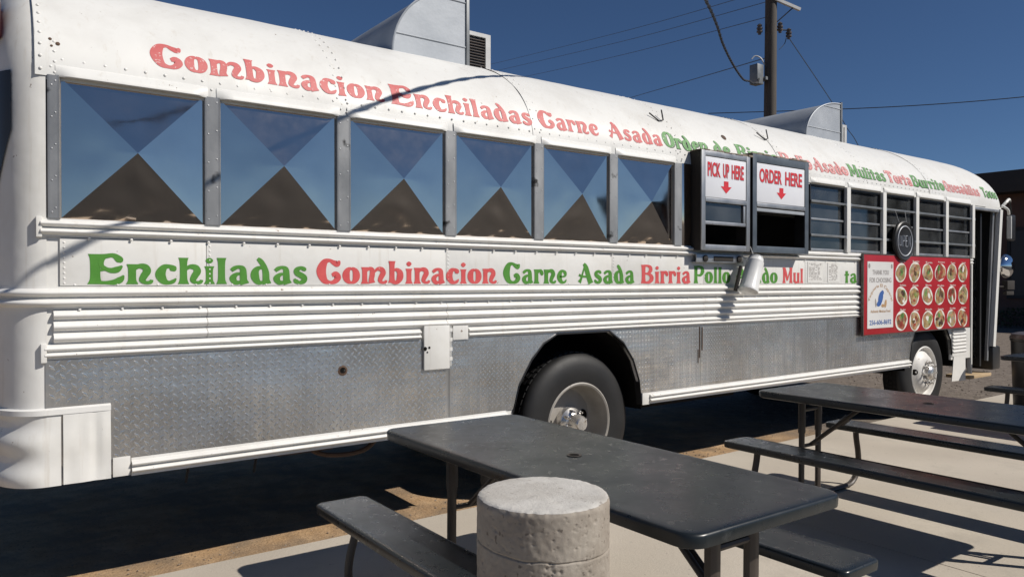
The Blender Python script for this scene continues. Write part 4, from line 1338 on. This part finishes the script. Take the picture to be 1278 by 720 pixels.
for wtxt, a, b, m in lower:
    word_mesh(wtxt, a, b, 0.142, on_side).build('menu_word', m, bus, sharp=80)
upper = [('Combinacion', 0.749, 2.022, 'red_roof_paint'), ('Enchiladas', 2.065, 3.137, 'red_roof_paint'), ('Carne', 3.193, 3.755, 'red_roof_paint'), ('Asada', 3.852, 4.433, 'red_roof_paint'),
         ('Orden', 4.451, 5.00, 'green_faded'), ('de', 5.07, 5.29, 'green_faded'), ('Birria', 5.381, 5.99, 'green_faded'), ('Pollo', 6.02, 6.51, 'red_faded'), ('Asado', 6.543, 7.155, 'red_faded'),
         ('Mulitas', 7.185, 7.899, 'green_faded'), ('Torta', 7.933, 8.477, 'red_faded'), ('Burrito', 8.495, 9.247, 'green_faded'), ('Quesadillas', 9.262, 10.20, 'red_faded')]
for i, (wtxt, a, b, m) in enumerate(upper):
    if i >= 4:   # the painter shaded these with a thin dark edge
        word_mesh(wtxt, a + 0.010, b + 0.010, 0.142, lambda x, h, o: on_roof(x, h - 0.004, o * 0.4)).build('menu_word_shade', 'letter_edge' if 'green' in m else 'red_roof_paint', bus, sharp=80)
    word_mesh(wtxt, a, b, 0.142, lambda x, h, o: on_roof(x, h, o + (0.0012 if i >= 4 else 0))).build('menu_word', m, bus, sharp=80)
def on_cap(x, h, off):
    ins = cap_inset(min(1, max(0, (x - 10.30) / 0.70)))
    y, z, _ = roof_pt(arc_t(0.125 + h), -ins + 0.006 + off)
    return (x, y, z)
word_mesh('Tacos', 10.30, 10.745, 0.142, on_cap).build('menu_word', 'green_faded', bus, sharp=80)

# faded price papers taped on the side
for (x0, x1, z0, z1, plab) in ((6.405, 6.66, 1.476, 1.672, 'faded printed paper taped right beside the red word Mul'), (6.745, 6.955, 1.478, 1.668, 'faded printed paper taped beside the green letters ta')):
    mb = MB(); mb.box(x0, x1, -0.0075, -0.0045, z0, z1)
    po = mb.build('price_paper', 'paper', None)
    tag(po, plab, 'paper', 'faded papers taped on the bus side')
    mb = MB(); z = z1 - 0.02
    while z > z0 + 0.02:
        x = x0 + 0.02
        while x < x1 - 0.05:
            w = rng.uniform(0.012, 0.05)
            if rng.random() < 0.75: mb.box(x, x + w, -0.0082, -0.0076, z, z + 0.006)
            x += w + 0.012
        z -= 0.0125
    mb.build('print_lines', 'print_grey', po, kind='stuff')

# ------------------------------------------------------------------ menu board
bd = thing('menu_board', 'red menu board with rows of round plate pictures hung beside the bus doorway', 'menu board', (8.53, -0.03, 0.945))
BX0, BX1, BZ0, BZ1 = 7.325, 9.755, 0.943, 1.760
yf = -0.052
mb = MB(); mb.box(BX0, BX1, yf, -0.032, BZ0, BZ1, 0.002)
panel = mb.build('red_panel', 'board_red', bd)
mb = MB()
mb.box(BX0 - 0.012, BX0 - 0.0005, yf - 0.003, -0.030, BZ0 - 0.01, BZ1 + 0.01); mb.box(BX1 + 0.0005, BX1 + 0.012, yf - 0.003, -0.030, BZ0 - 0.01, BZ1 + 0.01)
mb.box(BX0, BX1, yf - 0.003, -0.030, BZ1 + 0.0005, BZ1 + 0.01); mb.box(BX0, BX1, yf - 0.003, -0.030, BZ0 - 0.01, BZ0 - 0.0005)
mb.build('edge_frame', 'insulator', bd)
wx0, wx1, wz0, wz1 = 7.392, 7.915, 1.005, 1.690
mb = MB(); mb.box(wx0, wx1, yf - 0.003, yf - 0.0002, wz0, wz1)
wp = mb.build('greeting_panel', 'board_white', bd)
yp = yf - 0.0042
cxm = (wx0 + wx1) / 2
flat_text('lettering', 'THANK YOU', cxm - 0.165, cxm + 0.165, 1.555, 1.605, yp, 'print_grey', wp, 0.01)
flat_text('lettering', 'FOR CHOOSING', cxm - 0.22, cxm + 0.22, 1.475, 1.525, yp, 'print_grey', wp, 0.01)
def arch(u, w):
    a = R(165) - R(150) * u; r = 0.195 + 0.042 * w
    return cxm + r * math.cos(a) * 1.1, 1.225 + r * math.sin(a)
flat_text('lettering', 'Taqueria El Caporal', 0, 1, 0, 1, yp, 'print_tan', wp, 0.01, arch)
flat_text('lettering', 'Authentic Mexican Food', cxm - 0.20, cxm + 0.20, 1.165, 1.195, yp, 'print_tan', wp, 0.01)
flat_text('lettering', '256-606-8692', cxm - 0.22, cxm + 0.22, 1.040, 1.090, yp, 'print_blue', wp, 0.015)
def ell(mb, cx, cz, rx, rz, ang, y, n=14):
    ca, sa = math.cos(R(ang)), math.sin(R(ang))
    mb.add([(cx + rx * math.cos(2 * PI * k / n) * ca - rz * math.sin(2 * PI * k / n) * sa, y, cz + rx * math.cos(2 * PI * k / n) * sa + rz * math.sin(2 * PI * k / n) * ca) for k in range(n)], [tuple(range(n))])
mb = MB(); ell(mb, cxm + 0.0, 1.315, 0.045, 0.075, -25, yp); ell(mb, cxm + 0.035, 1.37, 0.03, 0.025, 0, yp - 0.0002); ell(mb, cxm - 0.03, 1.26, 0.05, 0.03, 20, yp - 0.0004)
mb.build('emblem', 'print_blue', wp)
mb = MB(); ell(mb, cxm + 0.10, 1.255, 0.022, 0.045, -15, yp); ell(mb, cxm + 0.045, 1.235, 0.03, 0.018, 0, yp - 0.0002)
mb.build('emblem', 'print_tan', wp)
mb = MB(); ell(mb, cxm - 0.10, 1.265, 0.014, 0.045, 8, yp); ell(mb, cxm - 0.065, 1.25, 0.02, 0.014, 0, yp - 0.0002); ell(mb, wx0 + 0.035, 1.645, 0.018, 0.025, 0, yp); ell(mb, wx1 - 0.035, 1.645, 0.018, 0.025, 0, yp)
mb.build('emblem', 'print_grey', wp)
dish_names = ['Tacos', 'Burrito', 'Torta', 'Sope', 'Tamal', 'Quesadilla', 'Enchiladas', 'Asada', 'Birria', 'Pollo', 'Nachos', 'Mulita', 'Flautas', 'Orden', 'Menudo', 'Huarache', 'Gordita', 'Caldo']
prng = random.Random(4)
for r in range(3):
    for c in range(6):
        cx = 8.085 + c * 0.297 + prng.uniform(-0.012, 0.012); cz = 1.585 - r * 0.262 + prng.uniform(-0.006, 0.006)
        rx, rz, ang = prng.uniform(0.112, 0.136), prng.uniform(0.098, 0.112), prng.uniform(-25, 25)
        rot = Matrix.Translation((cx, 0, cz)) @ Matrix.Rotation(R(ang), 4, 'Y')
        # a printed plate: raised by the thickness of the decal
        mb = MB(); n = 28
        for (k0, k1, y) in ((1.0, 0.0, yf - 0.0022),):
            rim = [(rx * math.cos(2 * PI * k / n), y, rz * math.sin(2 * PI * k / n)) for k in range(n)]
            back = [(p[0], yf - 0.0002, p[2]) for p in rim]
            mb.grid([rim, back], close_u=True); mb.f.append(tuple(range(n)))
        mb.v = [tuple(rot @ Vector(p)) for p in mb.v]
        pl = mb.build('plate_picture', 'print_cream', bd)
        mb = MB(); fr_ = prng.uniform(0.80, 0.90)
        pts = []
        for k in range(26):
            a = 2 * PI * k / 26; q = fr_ * (1 + 0.09 * math.sin(3 * a + c) + 0.06 * math.sin(5 * a + r))
            pts.append((rx * q * math.cos(a), yf - 0.0036, rz * q * math.sin(a)))
        mb.add(pts, [tuple(range(26))])
        mb.v = [tuple(rot @ Vector(p)) for p in mb.v]
        mb.build('food_print', ['food_tan', 'food_mixed', 'food_red', 'food_tan', 'food_mixed'][(c * 2 + r * 3 + prng.randint(0, 1)) % 5], pl)
        for q in range(prng.randint(2, 4)):
            mb = MB(); aa = prng.uniform(0, 6.28); dd = prng.uniform(0.15, 0.5)
            ell(mb, cx + rx * dd * math.cos(aa), cz + rz * dd * math.sin(aa), prng.uniform(0.018, 0.05), prng.uniform(0.014, 0.036), prng.uniform(0, 180), yf - 0.0042 - 0.0004 * q)
            mb.build('food_print', prng.choice(['food_dark', 'food_green', 'food_red', 'print_cream', 'food_dark', 'print_tan']), pl)
        w = prng.uniform(0.05, 0.085)
        flat_text('lettering', dish_names[r * 6 + c], cx + 0.03 - w, cx + 0.03 + w, cz + 0.108, cz + 0.128, yf - 0.0012, 'print_cream', bd, 0.01)

# ------------------------------------------------------------------ round OPEN sign hung over the bars
so = thing('open_sign', 'round black OPEN sign hung in front of the barred bus windows', 'sign', (8.12, -0.06, 1.74))
mb = MB(); mb.lathe_y([(0.0005, 0.022), (0.205, 0.022), (0.212, 0.010), (0.212, -0.012), (0.200, -0.022), (0.185, -0.016), (0.0005, -0.014)], (8.115, -0.062, 1.918), 48)
mb.build('disc', 'black_plastic', so)
mb = MB(); mb.tube([(8.115 + 0.158 * math.cos(2 * PI * k / 40), -0.080, 1.918 + 0.158 * math.sin(2 * PI * k / 40)) for k in range(41)], 0.0055, 6)
mb.build('neon_ring', 'neon_grey', so)
GL = {'O': [[(0.1, 0.1), (0.1, 0.9), (0.6, 0.9), (0.6, 0.1), (0.1, 0.1)]], 'P': [[(0.1, 0), (0.1, 0.95), (0.6, 0.95), (0.6, 0.5), (0.1, 0.5)]],
      'E': [[(0.6, 0.02), (0.1, 0.02), (0.1, 0.95), (0.6, 0.95)], [(0.1, 0.5), (0.5, 0.5)]], 'N': [[(0.1, 0), (0.1, 0.95), (0.6, 0.02), (0.6, 0.97)]]}
mb = MB()
for i, ch in enumerate('OPEN'):
    for st_ in GL[ch]:
        mb.tube([(8.115 - 0.125 + i * 0.064 + p[0] * 0.072, -0.080, 1.858 + p[1] * 0.122) for p in st_], 0.0042, 5)
mb.build('neon_letters', 'neon_grey', so)
mb = MB(); mb.tube([(8.03, -0.058, 2.11), (8.00, -0.030, 2.24)], 0.003, 5); mb.tube([(8.19, -0.058, 2.115), (8.21, -0.030, 2.24)], 0.003, 5)
mb.build('hanging_cord', 'arm_white', so)

# white plastic roll holder hung under the order window
jg = thing('paper_roll_holder', 'tilted white plastic cylinder hung below the pick up and order windows', 'holder', (5.30, -0.15, 1.42))
A, B = Vector((5.43, -0.135, 1.685)), Vector((5.285, -0.155, 1.395))
mb = MB()
ts = [0, 0.02, 0.1, 0.12, 0.86, 0.9, 0.97, 1.0]
rs = [0.045, 0.062, 0.066, 0.072, 0.078, 0.084, 0.084, 0.070]
mb.tube([A.lerp(B, t) for t in ts], rs, 20)
mb.build('cylinder', 'clear_plastic', jg)
mb = MB(); mb.tube([A.lerp(B, -0.03), A.lerp(B, 0.02)], 0.055, 18); mb.tube([A.lerp(B, -0.01) + Vector((0, 0.02, 0)), (5.39, -0.10, 1.78)], 0.005, 6); mb.tube([A.lerp(B, 0.02) + Vector((-0.05, 0.02, 0)), (5.33, -0.055, 1.70), (5.30, -0.055, 1.70)], 0.006, 6)
mb.build('hanger', 'arm_white', jg)
mb = MB(); mb.tube([A.lerp(B, 0.25) + Vector((-0.10, 0.06, 0)), A.lerp(B, 0.95) + Vector((-0.09, 0.06, 0.0))], 0.016, 8)
mb.build('spindle', 'underbody', jg)

# ------------------------------------------------------------------ folding picnic tables
def rounded_slab(w, l, z0, z1, r, cx=0.0, cy=0.0, wave=0.0, lip=0.010):
    pts = []
    for (sx, sy, a0) in ((1, 1, 0), (-1, 1, 90), (-1, -1, 180), (1, -1, 270)):
        for k in range(7):
            a = R(a0 + 90 * k / 6)
            pts.append((sx * (w / 2 - r) + r * math.cos(a), sy * (l / 2 - r) + r * math.sin(a)))
    def loop(z, ins):
        out = []
        for (x, y) in pts:
            d = math.hypot(x, y)
            out.append((cx + x - ins * (1 if x > 0 else -1) * min(1, abs(x) / (w / 2)), cy + y - ins * (1 if y > 0 else -1) * min(1, abs(y) / (l / 2)), z))
        return out
    mb = MB()
    lv = [(z0 + 0.002, 0.004), (z0, 0.008), (z0, 0.008), (z0 + 0.004, 0.0), (z1 - lip, 0.0), (z1 - lip * 0.45, 0.0022), (z1 - lip * 0.12, 0.006), (z1, lip)]
    lv = [(z0, 0.010), (z0 + 0.004, 0.002), (z1 - lip, 0.0), (z1 - lip * 0.45, 0.0022), (z1 - lip * 0.12, 0.006), (z1, lip * 1.1)]
    mb.grid([loop(z, i) for z, i in lv], close_u=True)
    m = len(pts)
    mb.f.append(tuple(range(m))[::-1])
    # slightly dished top made of a grid fan: concentric inset loops
    k = len(mb.v) - m
    last = loop(z1, lip * 1.1)
    prev = k
    for s in (0.97, 0.9, 0.7, 0.4, 0.12):
        cur = len(mb.v)
        mb.v.extend([(cx + (x - cx) * s, cy + (y - cy) * s, z1 + (0.0012 if s > 0.95 else -0.0012) + wave * noise.noise((x * 3, y * 3, s))) for (x, y, _) in last])
        for j in range(m):
            mb.f.append((prev + j, prev + (j + 1) % m, cur + (j + 1) % m, cur + j))
        prev = cur
    mb.f.append(tuple(prev + j for j in range(m)))
    return mb
def make_table(loc, label):
    t = thing('picnic_table', label, 'picnic table', loc, 'black folding picnic tables on the concrete', local=True)
    t.rotation_euler = (0, math.atan(0.0096), 0)
    top = rounded_slab(0.765, 1.83, 0.690, 0.735, 0.065, wave=0.0008).build('table_top', 'table_resin', t, sharp=40)
    top['local_parts'] = 1
    mb = MB(); mb.lathe_z([(0.030, 0.7352), (0.030, 0.7368), (0.021, 0.7368), (0.0205, 0.700)], (0, 0, 0), 20)
    mb.build('umbrella_hole', 'leg_paint', top)
    mb = MB(); mb.lathe_z([(0.0205, 0.7361), (0.0004, 0.7361)], (0, 0, 0), 20); mb.build('hole_shade', 'black_void', top)  # black disc stands for the shade down the umbrella hole
    for s in (-1, 1):
        rounded_slab(0.245, 1.80, 0.398, 0.440, 0.035, cx=s * (0.3825 + 0.075 + 0.1225), cy=0.03, wave=0.0006).build('bench_seat', 'table_resin', t, sharp=40)
    for e in (-1, 1):
        y = e * 0.755
        # base tube turning up at both ends to carry the seats
        mb = MB()
        path = [(-0.575, y, 0.398), (-0.585, y, 0.33), (-0.608, y, 0.24), (-0.615, y, 0.16), (-0.590, y, 0.085), (-0.53, y, 0.032), (-0.44, y, 0.017)]
        mir = [(-x, yy, z) for x, yy, z in path[::-1]]
        mb.tube(catmull(path + [(-0.2, y, 0.017), (0.2, y, 0.017)] + mir, 5), 0.021, 10, flat=(1.0, 0.80))
        lg = mb.build('seat_frame', 'leg_paint', t)
        lg['local_parts'] = 1
        for s in (-1, 1):
            mb = MB()
            mb.tube([(s * 0.097, y, 0.02), (s * 0.097, y, 0.45), (s * 0.097, y, 0.45), (s * 0.097, y, 0.692)], [0.021, 0.021, 0.026, 0.026], 10, flat=(1.15, 0.8))
            mb.build('leg', 'leg_paint', t)
        mb = MB()
        mb.tube([(-0.097, y, 0.36), (0.097, y, 0.36)], 0.013, 8); mb.tube([(-0.097, y, 0.60), (0.097, y, 0.60)], 0.013, 8)
        mb.tube([(0.0, y, 0.36), (0.0, y - e * 0.22, 0.545), (0.0, y - e * 0.40, 0.690)], 0.013, 8)
        mb.tube([(0.03, y - e * 0.20, 0.53), (0.03, y - e * 0.25, 0.575)], 0.022, 8)
        mb.tube([(0.03, y, 0.36), (0.03, y - e * 0.22, 0.545)], 0.010, 8)
        mb.build('brace', 'leg_paint', t)
    return t
T1 = (1.94, -1.775); T2 = (4.552, -1.935); T3 = (8.86, -1.75)
make_table((T1[0], T1[1], pad_z(T1[0])), 'black picnic table standing right behind the concrete bollard')
make_table((T2[0], T2[1], pad_z(T2[0])), 'black picnic table between the bollard table and the menu board table')
make_table((T3[0], T3[1], pad_z(T3[0])), 'black picnic table farthest along the pad, beside the bus doorway')

# ------------------------------------------------------------------ concrete bollard
BC = Vector((1.232, -2.468, pad_z(1.23)))
BT = 0.92 - BC.z; BR = 0.1745
bo = thing('concrete_bollard', 'round grey cast concrete bollard with pitted side and pale top', 'bollard', BC)
seg, nz = 380, 200
pits = [(rng.uniform(0, 2 * PI), rng.uniform(0.30, BT - 0.01), rng.uniform(0.0012, 0.0032) * (1.8 if rng.random() < 0.05 else 1)) for _ in range(1100)]
for _c in range(9):
    _a, _z = rng.uniform(0, 2 * PI), rng.uniform(0.45, BT - 0.05)
    pits += [(_a + rng.gauss(0, 0.10), _z + rng.gauss(0, 0.012), rng.uniform(0.002, 0.005)) for _ in range(16)]
crack = lambda a: BT - 0.118 - 0.010 * math.sin(a + 2.2) + 0.004 * noise.noise((math.cos(a) * 3, math.sin(a) * 3, 0))
rows = []
for i in range(nz + 1):
    z = 0.5 * i / 16 if i <= 16 else 0.5 + (BT - 0.5) * (i - 16) / (nz - 16)
    row = []
    near = [p for p in pits if abs(z - p[1]) < p[2] * 1.6]
    for j in range(seg):
        a = 2 * PI * j / seg
        r = BR + 0.0016 * noise.noise((math.cos(a) * 3, math.sin(a) * 3, z * 14)) + 0.0012 * noise.noise((math.cos(a) * 14, math.sin(a) * 14, z * 70))
        for (pa, pz_, pr) in near:
            dz = z - pz_
            if abs(dz) < pr * 1.6:
                da = ((a - pa + PI) % (2 * PI) - PI) * BR
                q = (da * da + dz * dz) / (pr * pr)
                if q < 1.6: r -= pr * 0.6 * max(0, 1 - q / 1.5) ** 0.6
        r -= 0.0034 * math.exp(-((z - crack(a)) / 0.0020) ** 2)
        if z > BT - 0.012:
            r -= 0.0035 * ((z - BT + 0.012) / 0.012) ** 2 + 0.006 * max(0, noise.noise((math.cos(a) * 9, math.sin(a) * 9, 5))) * ((z - BT + 0.012) / 0.012)
        row.append((BC.x + r * math.cos(a), BC.y + r * math.sin(a), BC.z + z))
    rows.append(row)
mb = MB(); mb.grid(rows, close_u=True)
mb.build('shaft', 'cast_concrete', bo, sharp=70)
rim = rows[-1]
mb = MB(); rr = []
for s in (1.0, 0.985, 0.95, 0.85, 0.6, 0.3, 0.001):
    rr.append([(BC.x + (p[0] - BC.x) * s, BC.y + (p[1] - BC.y) * s, BC.z + BT + (0.0 if s == 1 else 0.004 * min(1, (1 - s) * 30)) + 0.0016 * noise.noise((p[0] * 40 * s, p[1] * 40 * s, s * 4))) for p in rim])
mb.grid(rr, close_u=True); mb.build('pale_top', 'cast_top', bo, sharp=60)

# ------------------------------------------------------------------ bin at the far end of the pad
tc = thing('trash_bin', 'black round trash bin with pale rim standing past the farthest picnic table', 'trash bin', (10.2, -0.62, pad_z(10.2)))
c = (10.2, -0.62, pad_z(10.2))
mb = MB(); mb.lathe_z([(0.0005, 0.0), (0.24, 0.0), (0.245, 0.02), (0.275, 0.80), (0.285, 0.81), (0.285, 0.84), (0.27, 0.85), (0.255, 0.82), (0.23, 0.06), (0.0005, 0.05)], c, 36); mb.build('bin_body', 'black_plastic', tc)
mb = MB(); mb.lathe_z([(0.286, 0.83), (0.292, 0.84), (0.27, 0.885), (0.20, 0.905), (0.17, 0.895)], c, 36); mb.build('rim_lid', 'insulator', tc)

# ------------------------------------------------------------------ utility pole and its lines
up = thing('utility_pole', 'dark wooden utility pole with white arm and grey box behind the bus', 'utility pole', (12.25, 4.50, -0.07))
px_, py_ = 12.43, 4.52
mb = MB(); n = 12
mb.tube([(px_ - 0.03 * (1 - k / n) * 2.2, py_ + 0.02 * (1 - k / n), -0.3 + 9.3 * k / n) for k in range(n + 1)], [0.135 - 0.035 * k / n for k in range(n + 1)], 18)
mb.build('pole', 'pole_wood', up)
mb = MB(); mb.bar((12.18, 4.52, 6.90), (12.86, 4.20, 6.66), 0.055, 0.055)
mb.build('cross_arm', 'arm_white', up)
mb = MB(); mb.bar((12.50, 4.46, 6.42), (12.72, 4.26, 6.68), 0.02, 0.02)
mb.tube([(12.47, 4.47, 6.28), (12.70, 4.30, 6.26)], 0.012, 6)
mb.build('arm_brace', 'cable_black', up)
for (x, y, z) in ((12.68, 4.32, 6.10), (12.55, 4.42, 6.22), (12.22, 4.64, 6.18)):
    mb = MB(); mb.lathe_z([(0.0005, 0.0), (0.03, 0.0), (0.03, 0.03), (0.055, 0.04), (0.055, 0.07), (0.03, 0.08), (0.055, 0.10), (0.055, 0.13), (0.03, 0.14), (0.05, 0.17), (0.02, 0.20), (0.0005, 0.20)], (x, y, z), 12)
    mb.build('insulator', 'insulator', up)
mb = MB(); mb.box(12.02, 12.21, 4.54, 4.72, 5.21, 5.58, 0.01); mb.box(12.22, 12.36, 4.50, 4.62, 5.30, 5.36)
mb.build('junction_box', 'bar_grey', up)
mb = MB(); mb.tube(catmull([(12.26, 4.56, 5.60), (12.20, 4.60, 5.72), (12.12, 4.66, 5.76), (12.06, 4.70, 5.70)], 5), 0.012, 6)
mb.build('drip_loop', 'arm_white', up)

# thick twisted service cable running from the pole over the bus and the tables
cp = [(12.06, 4.54, 5.30), (11.92, 4.46, 5.19), (11.69, 4.40, 5.12), (11.2, 4.12, 5.02), (10.58, 3.80, 4.89), (9.08, 2.87, 4.66), (7.72, 1.99, 4.47), (6.89, 1.43, 4.38), (5.90, 0.79, 4.255), (4.2, -0.25, 4.01), (2.645, -1.206, 3.76), (1.57, -1.86, 3.58), (0.6, -2.45, 3.46), (-2.0, -4.0, 3.55), (-8, -7.6, 4.6), (-16, -12.4, 6.4)]
mb = MB(); cc = catmull(cp, 10)
mb.tube(cc, 0.0125, 8)
for ph in (0, PI):
    pts = []
    L = 0.0
    fine = catmull(cp, 60); prevp = Vector(fine[0])
    for i, p in enumerate(fine):
        p = Vector(p); L += (p - prevp).length; prevp = p
        a = L * 16 + ph
        pts.append(p + Vector((0, 0.012 * math.cos(a), 0.012 * math.sin(a))))
    mb.tube(pts, 0.0085, 5)
o = mb.build('service_cable', 'cable_black')
tag(o, 'thick black twisted cable looping from the pole box up over the bus', 'cable')
def line(pts, r, label, mat='line_wire', group=None):
    mb = MB(); mb.tube(catmull(pts, 8), r, 6); o = mb.build('overhead_wire', mat); tag(o, label, 'wire', group)
WG = 'thin overhead lines strung from the pole'
WL = 'thin overhead wire running from the wooden pole behind the bus roof'

line([(24.22, 35.43, 14.29), (22.65, 26.64, 12.84), (18.65, 14.65, 10.23), (14.21, 6.71, 7.91), (12.46, 4.55, 7.11)], 0.0075, 'highest of the thin wires running from the pole across the sky', 'line_wire', WG)
line([(24.22, 35.43, 13.85), (22.64, 26.64, 12.43), (18.65, 14.64, 9.89), (13.94, 6.29, 7.53), (12.46, 4.48, 6.86)], 0.0075, 'second highest thin wire running from the pole arm across the sky', 'line_wire', WG)
line([(24.22, 35.42, 13.2), (22.07, 24.56, 11.43), (18.65, 14.64, 9.42), (12.44, 4.55, 6.55)], 0.0075, 'third thin wire running from the pole just under its white arm', 'line_wire', WG)
line([(25.9, 26.7, 10.25), (21.51, 17.5, 8.83), (16.51, 9.98, 7.15), (12.36, 4.62, 5.75)], 0.010, 'lowest thin wire running from the pole at its grey box', 'line_wire', WG)
line([(12.69, 4.34, 6.15), (15.97, 5.39, 5.61), (17.41, 5.82, 5.24), (18.46, 6.03, 4.79), (24, 8.0, 3.2), (30.0, 9.6, 2.9)], 0.010, 'thin wire dropping from the pole insulator behind the smaller roof hood', 'line_wire')
line([(12.66, 4.36, 6.12), (12.63, 4.38, 6.01), (12.54, 4.43, 5.90)], 0.008, 'short slack wire hanging from the insulator to the pole', 'line_wire')
line([(20.6, 12.6, 7.25), (24.1, 7.4, 7.02), (27.2, 2.9, 7.15), (33.0, -6.0, 7.6)], 0.014, 'single wire crossing the clear sky past the smaller roof hood', 'cable_black')

# ------------------------------------------------------------------ low building and hedge beyond the nose of the bus
bl = thing('brick_building', 'low dark brick building with flat roof beyond the nose of the bus', 'building', (33, 2, -0.07))
mb = MB(); mb.box(30.0, 38.0, -12, 18, -0.07, 4.6)
mb.build('wall', 'brick_wall', bl)
mb = MB(); mb.box(29.2, 38.6, -12.8, 18.8, 4.6, 5.35, 0.03)
mb.build('roof', 'dark_siding', bl)
for k in range(7):
    y = -9.5 + k * 3.6
    mb = MB(); mb.box(29.93, 29.999, y, y + 0.1, 0.9, 3.4); mb.box(29.93, 29.999, y + 1.9, y + 2.0, 0.9, 3.4); mb.box(29.93, 29.999, y + 0.1, y + 1.9, 3.3, 3.4); mb.box(29.90, 29.999, y + 0.1, y + 1.9, 0.9, 1.0)
    wn_ = mb.build('window', 'dark_siding', bl)
    mb = MB(); mb.box(29.96, 29.998, y + 0.101, y + 1.899, 1.001, 3.299); mb.build('pane', 'black_plastic', wn_)
for k in range(5):
    mb = MB(); y = -10.2 + k * 6.6; mb.box(29.3, 29.55, y, y + 0.25, -0.07, 4.6, 0.02); mb.build('porch_post', 'dark_siding', bl)
hd = thing('hedge', 'low dark clipped hedge along the foot of the brick building', 'hedge', (28.6, 4, -0.07))
mb = MB(); hr = random.Random(3)
for k in range(5200):
    x = 28.6 + hr.gauss(0, 0.25); y = hr.uniform(-5, 13); z = -0.05 + 0.78 * hr.random() ** 0.8 * (0.75 + 0.35 * noise.noise((y * 0.9, 0, 3)))
    c = Vector((x, y, z)); a = Vector((hr.gauss(0, 1), hr.gauss(0, 1), hr.gauss(0, 1))).normalized(); b = a.cross(Vector((hr.gauss(0, 1), hr.gauss(0, 1), hr.gauss(0, 1)))).normalized()
    s = hr.uniform(0.035, 0.07)
    mb.add([c - a * s, c + b * s * 0.5, c + a * s, c - b * s * 0.5], [(0, 1, 2, 3)])
mb.build('leaves', 'hedge_leaf', hd, kind='stuff')
mb = MB()
for k in range(24):
    y = -5 + 18 * k / 23; mb.tube([(28.6, y, -0.1), (28.6 + hr.uniform(-.15, .15), y + hr.uniform(-.2, .2), 0.5)], 0.02, 5)
mb.build('stems', 'pole_wood', hd)
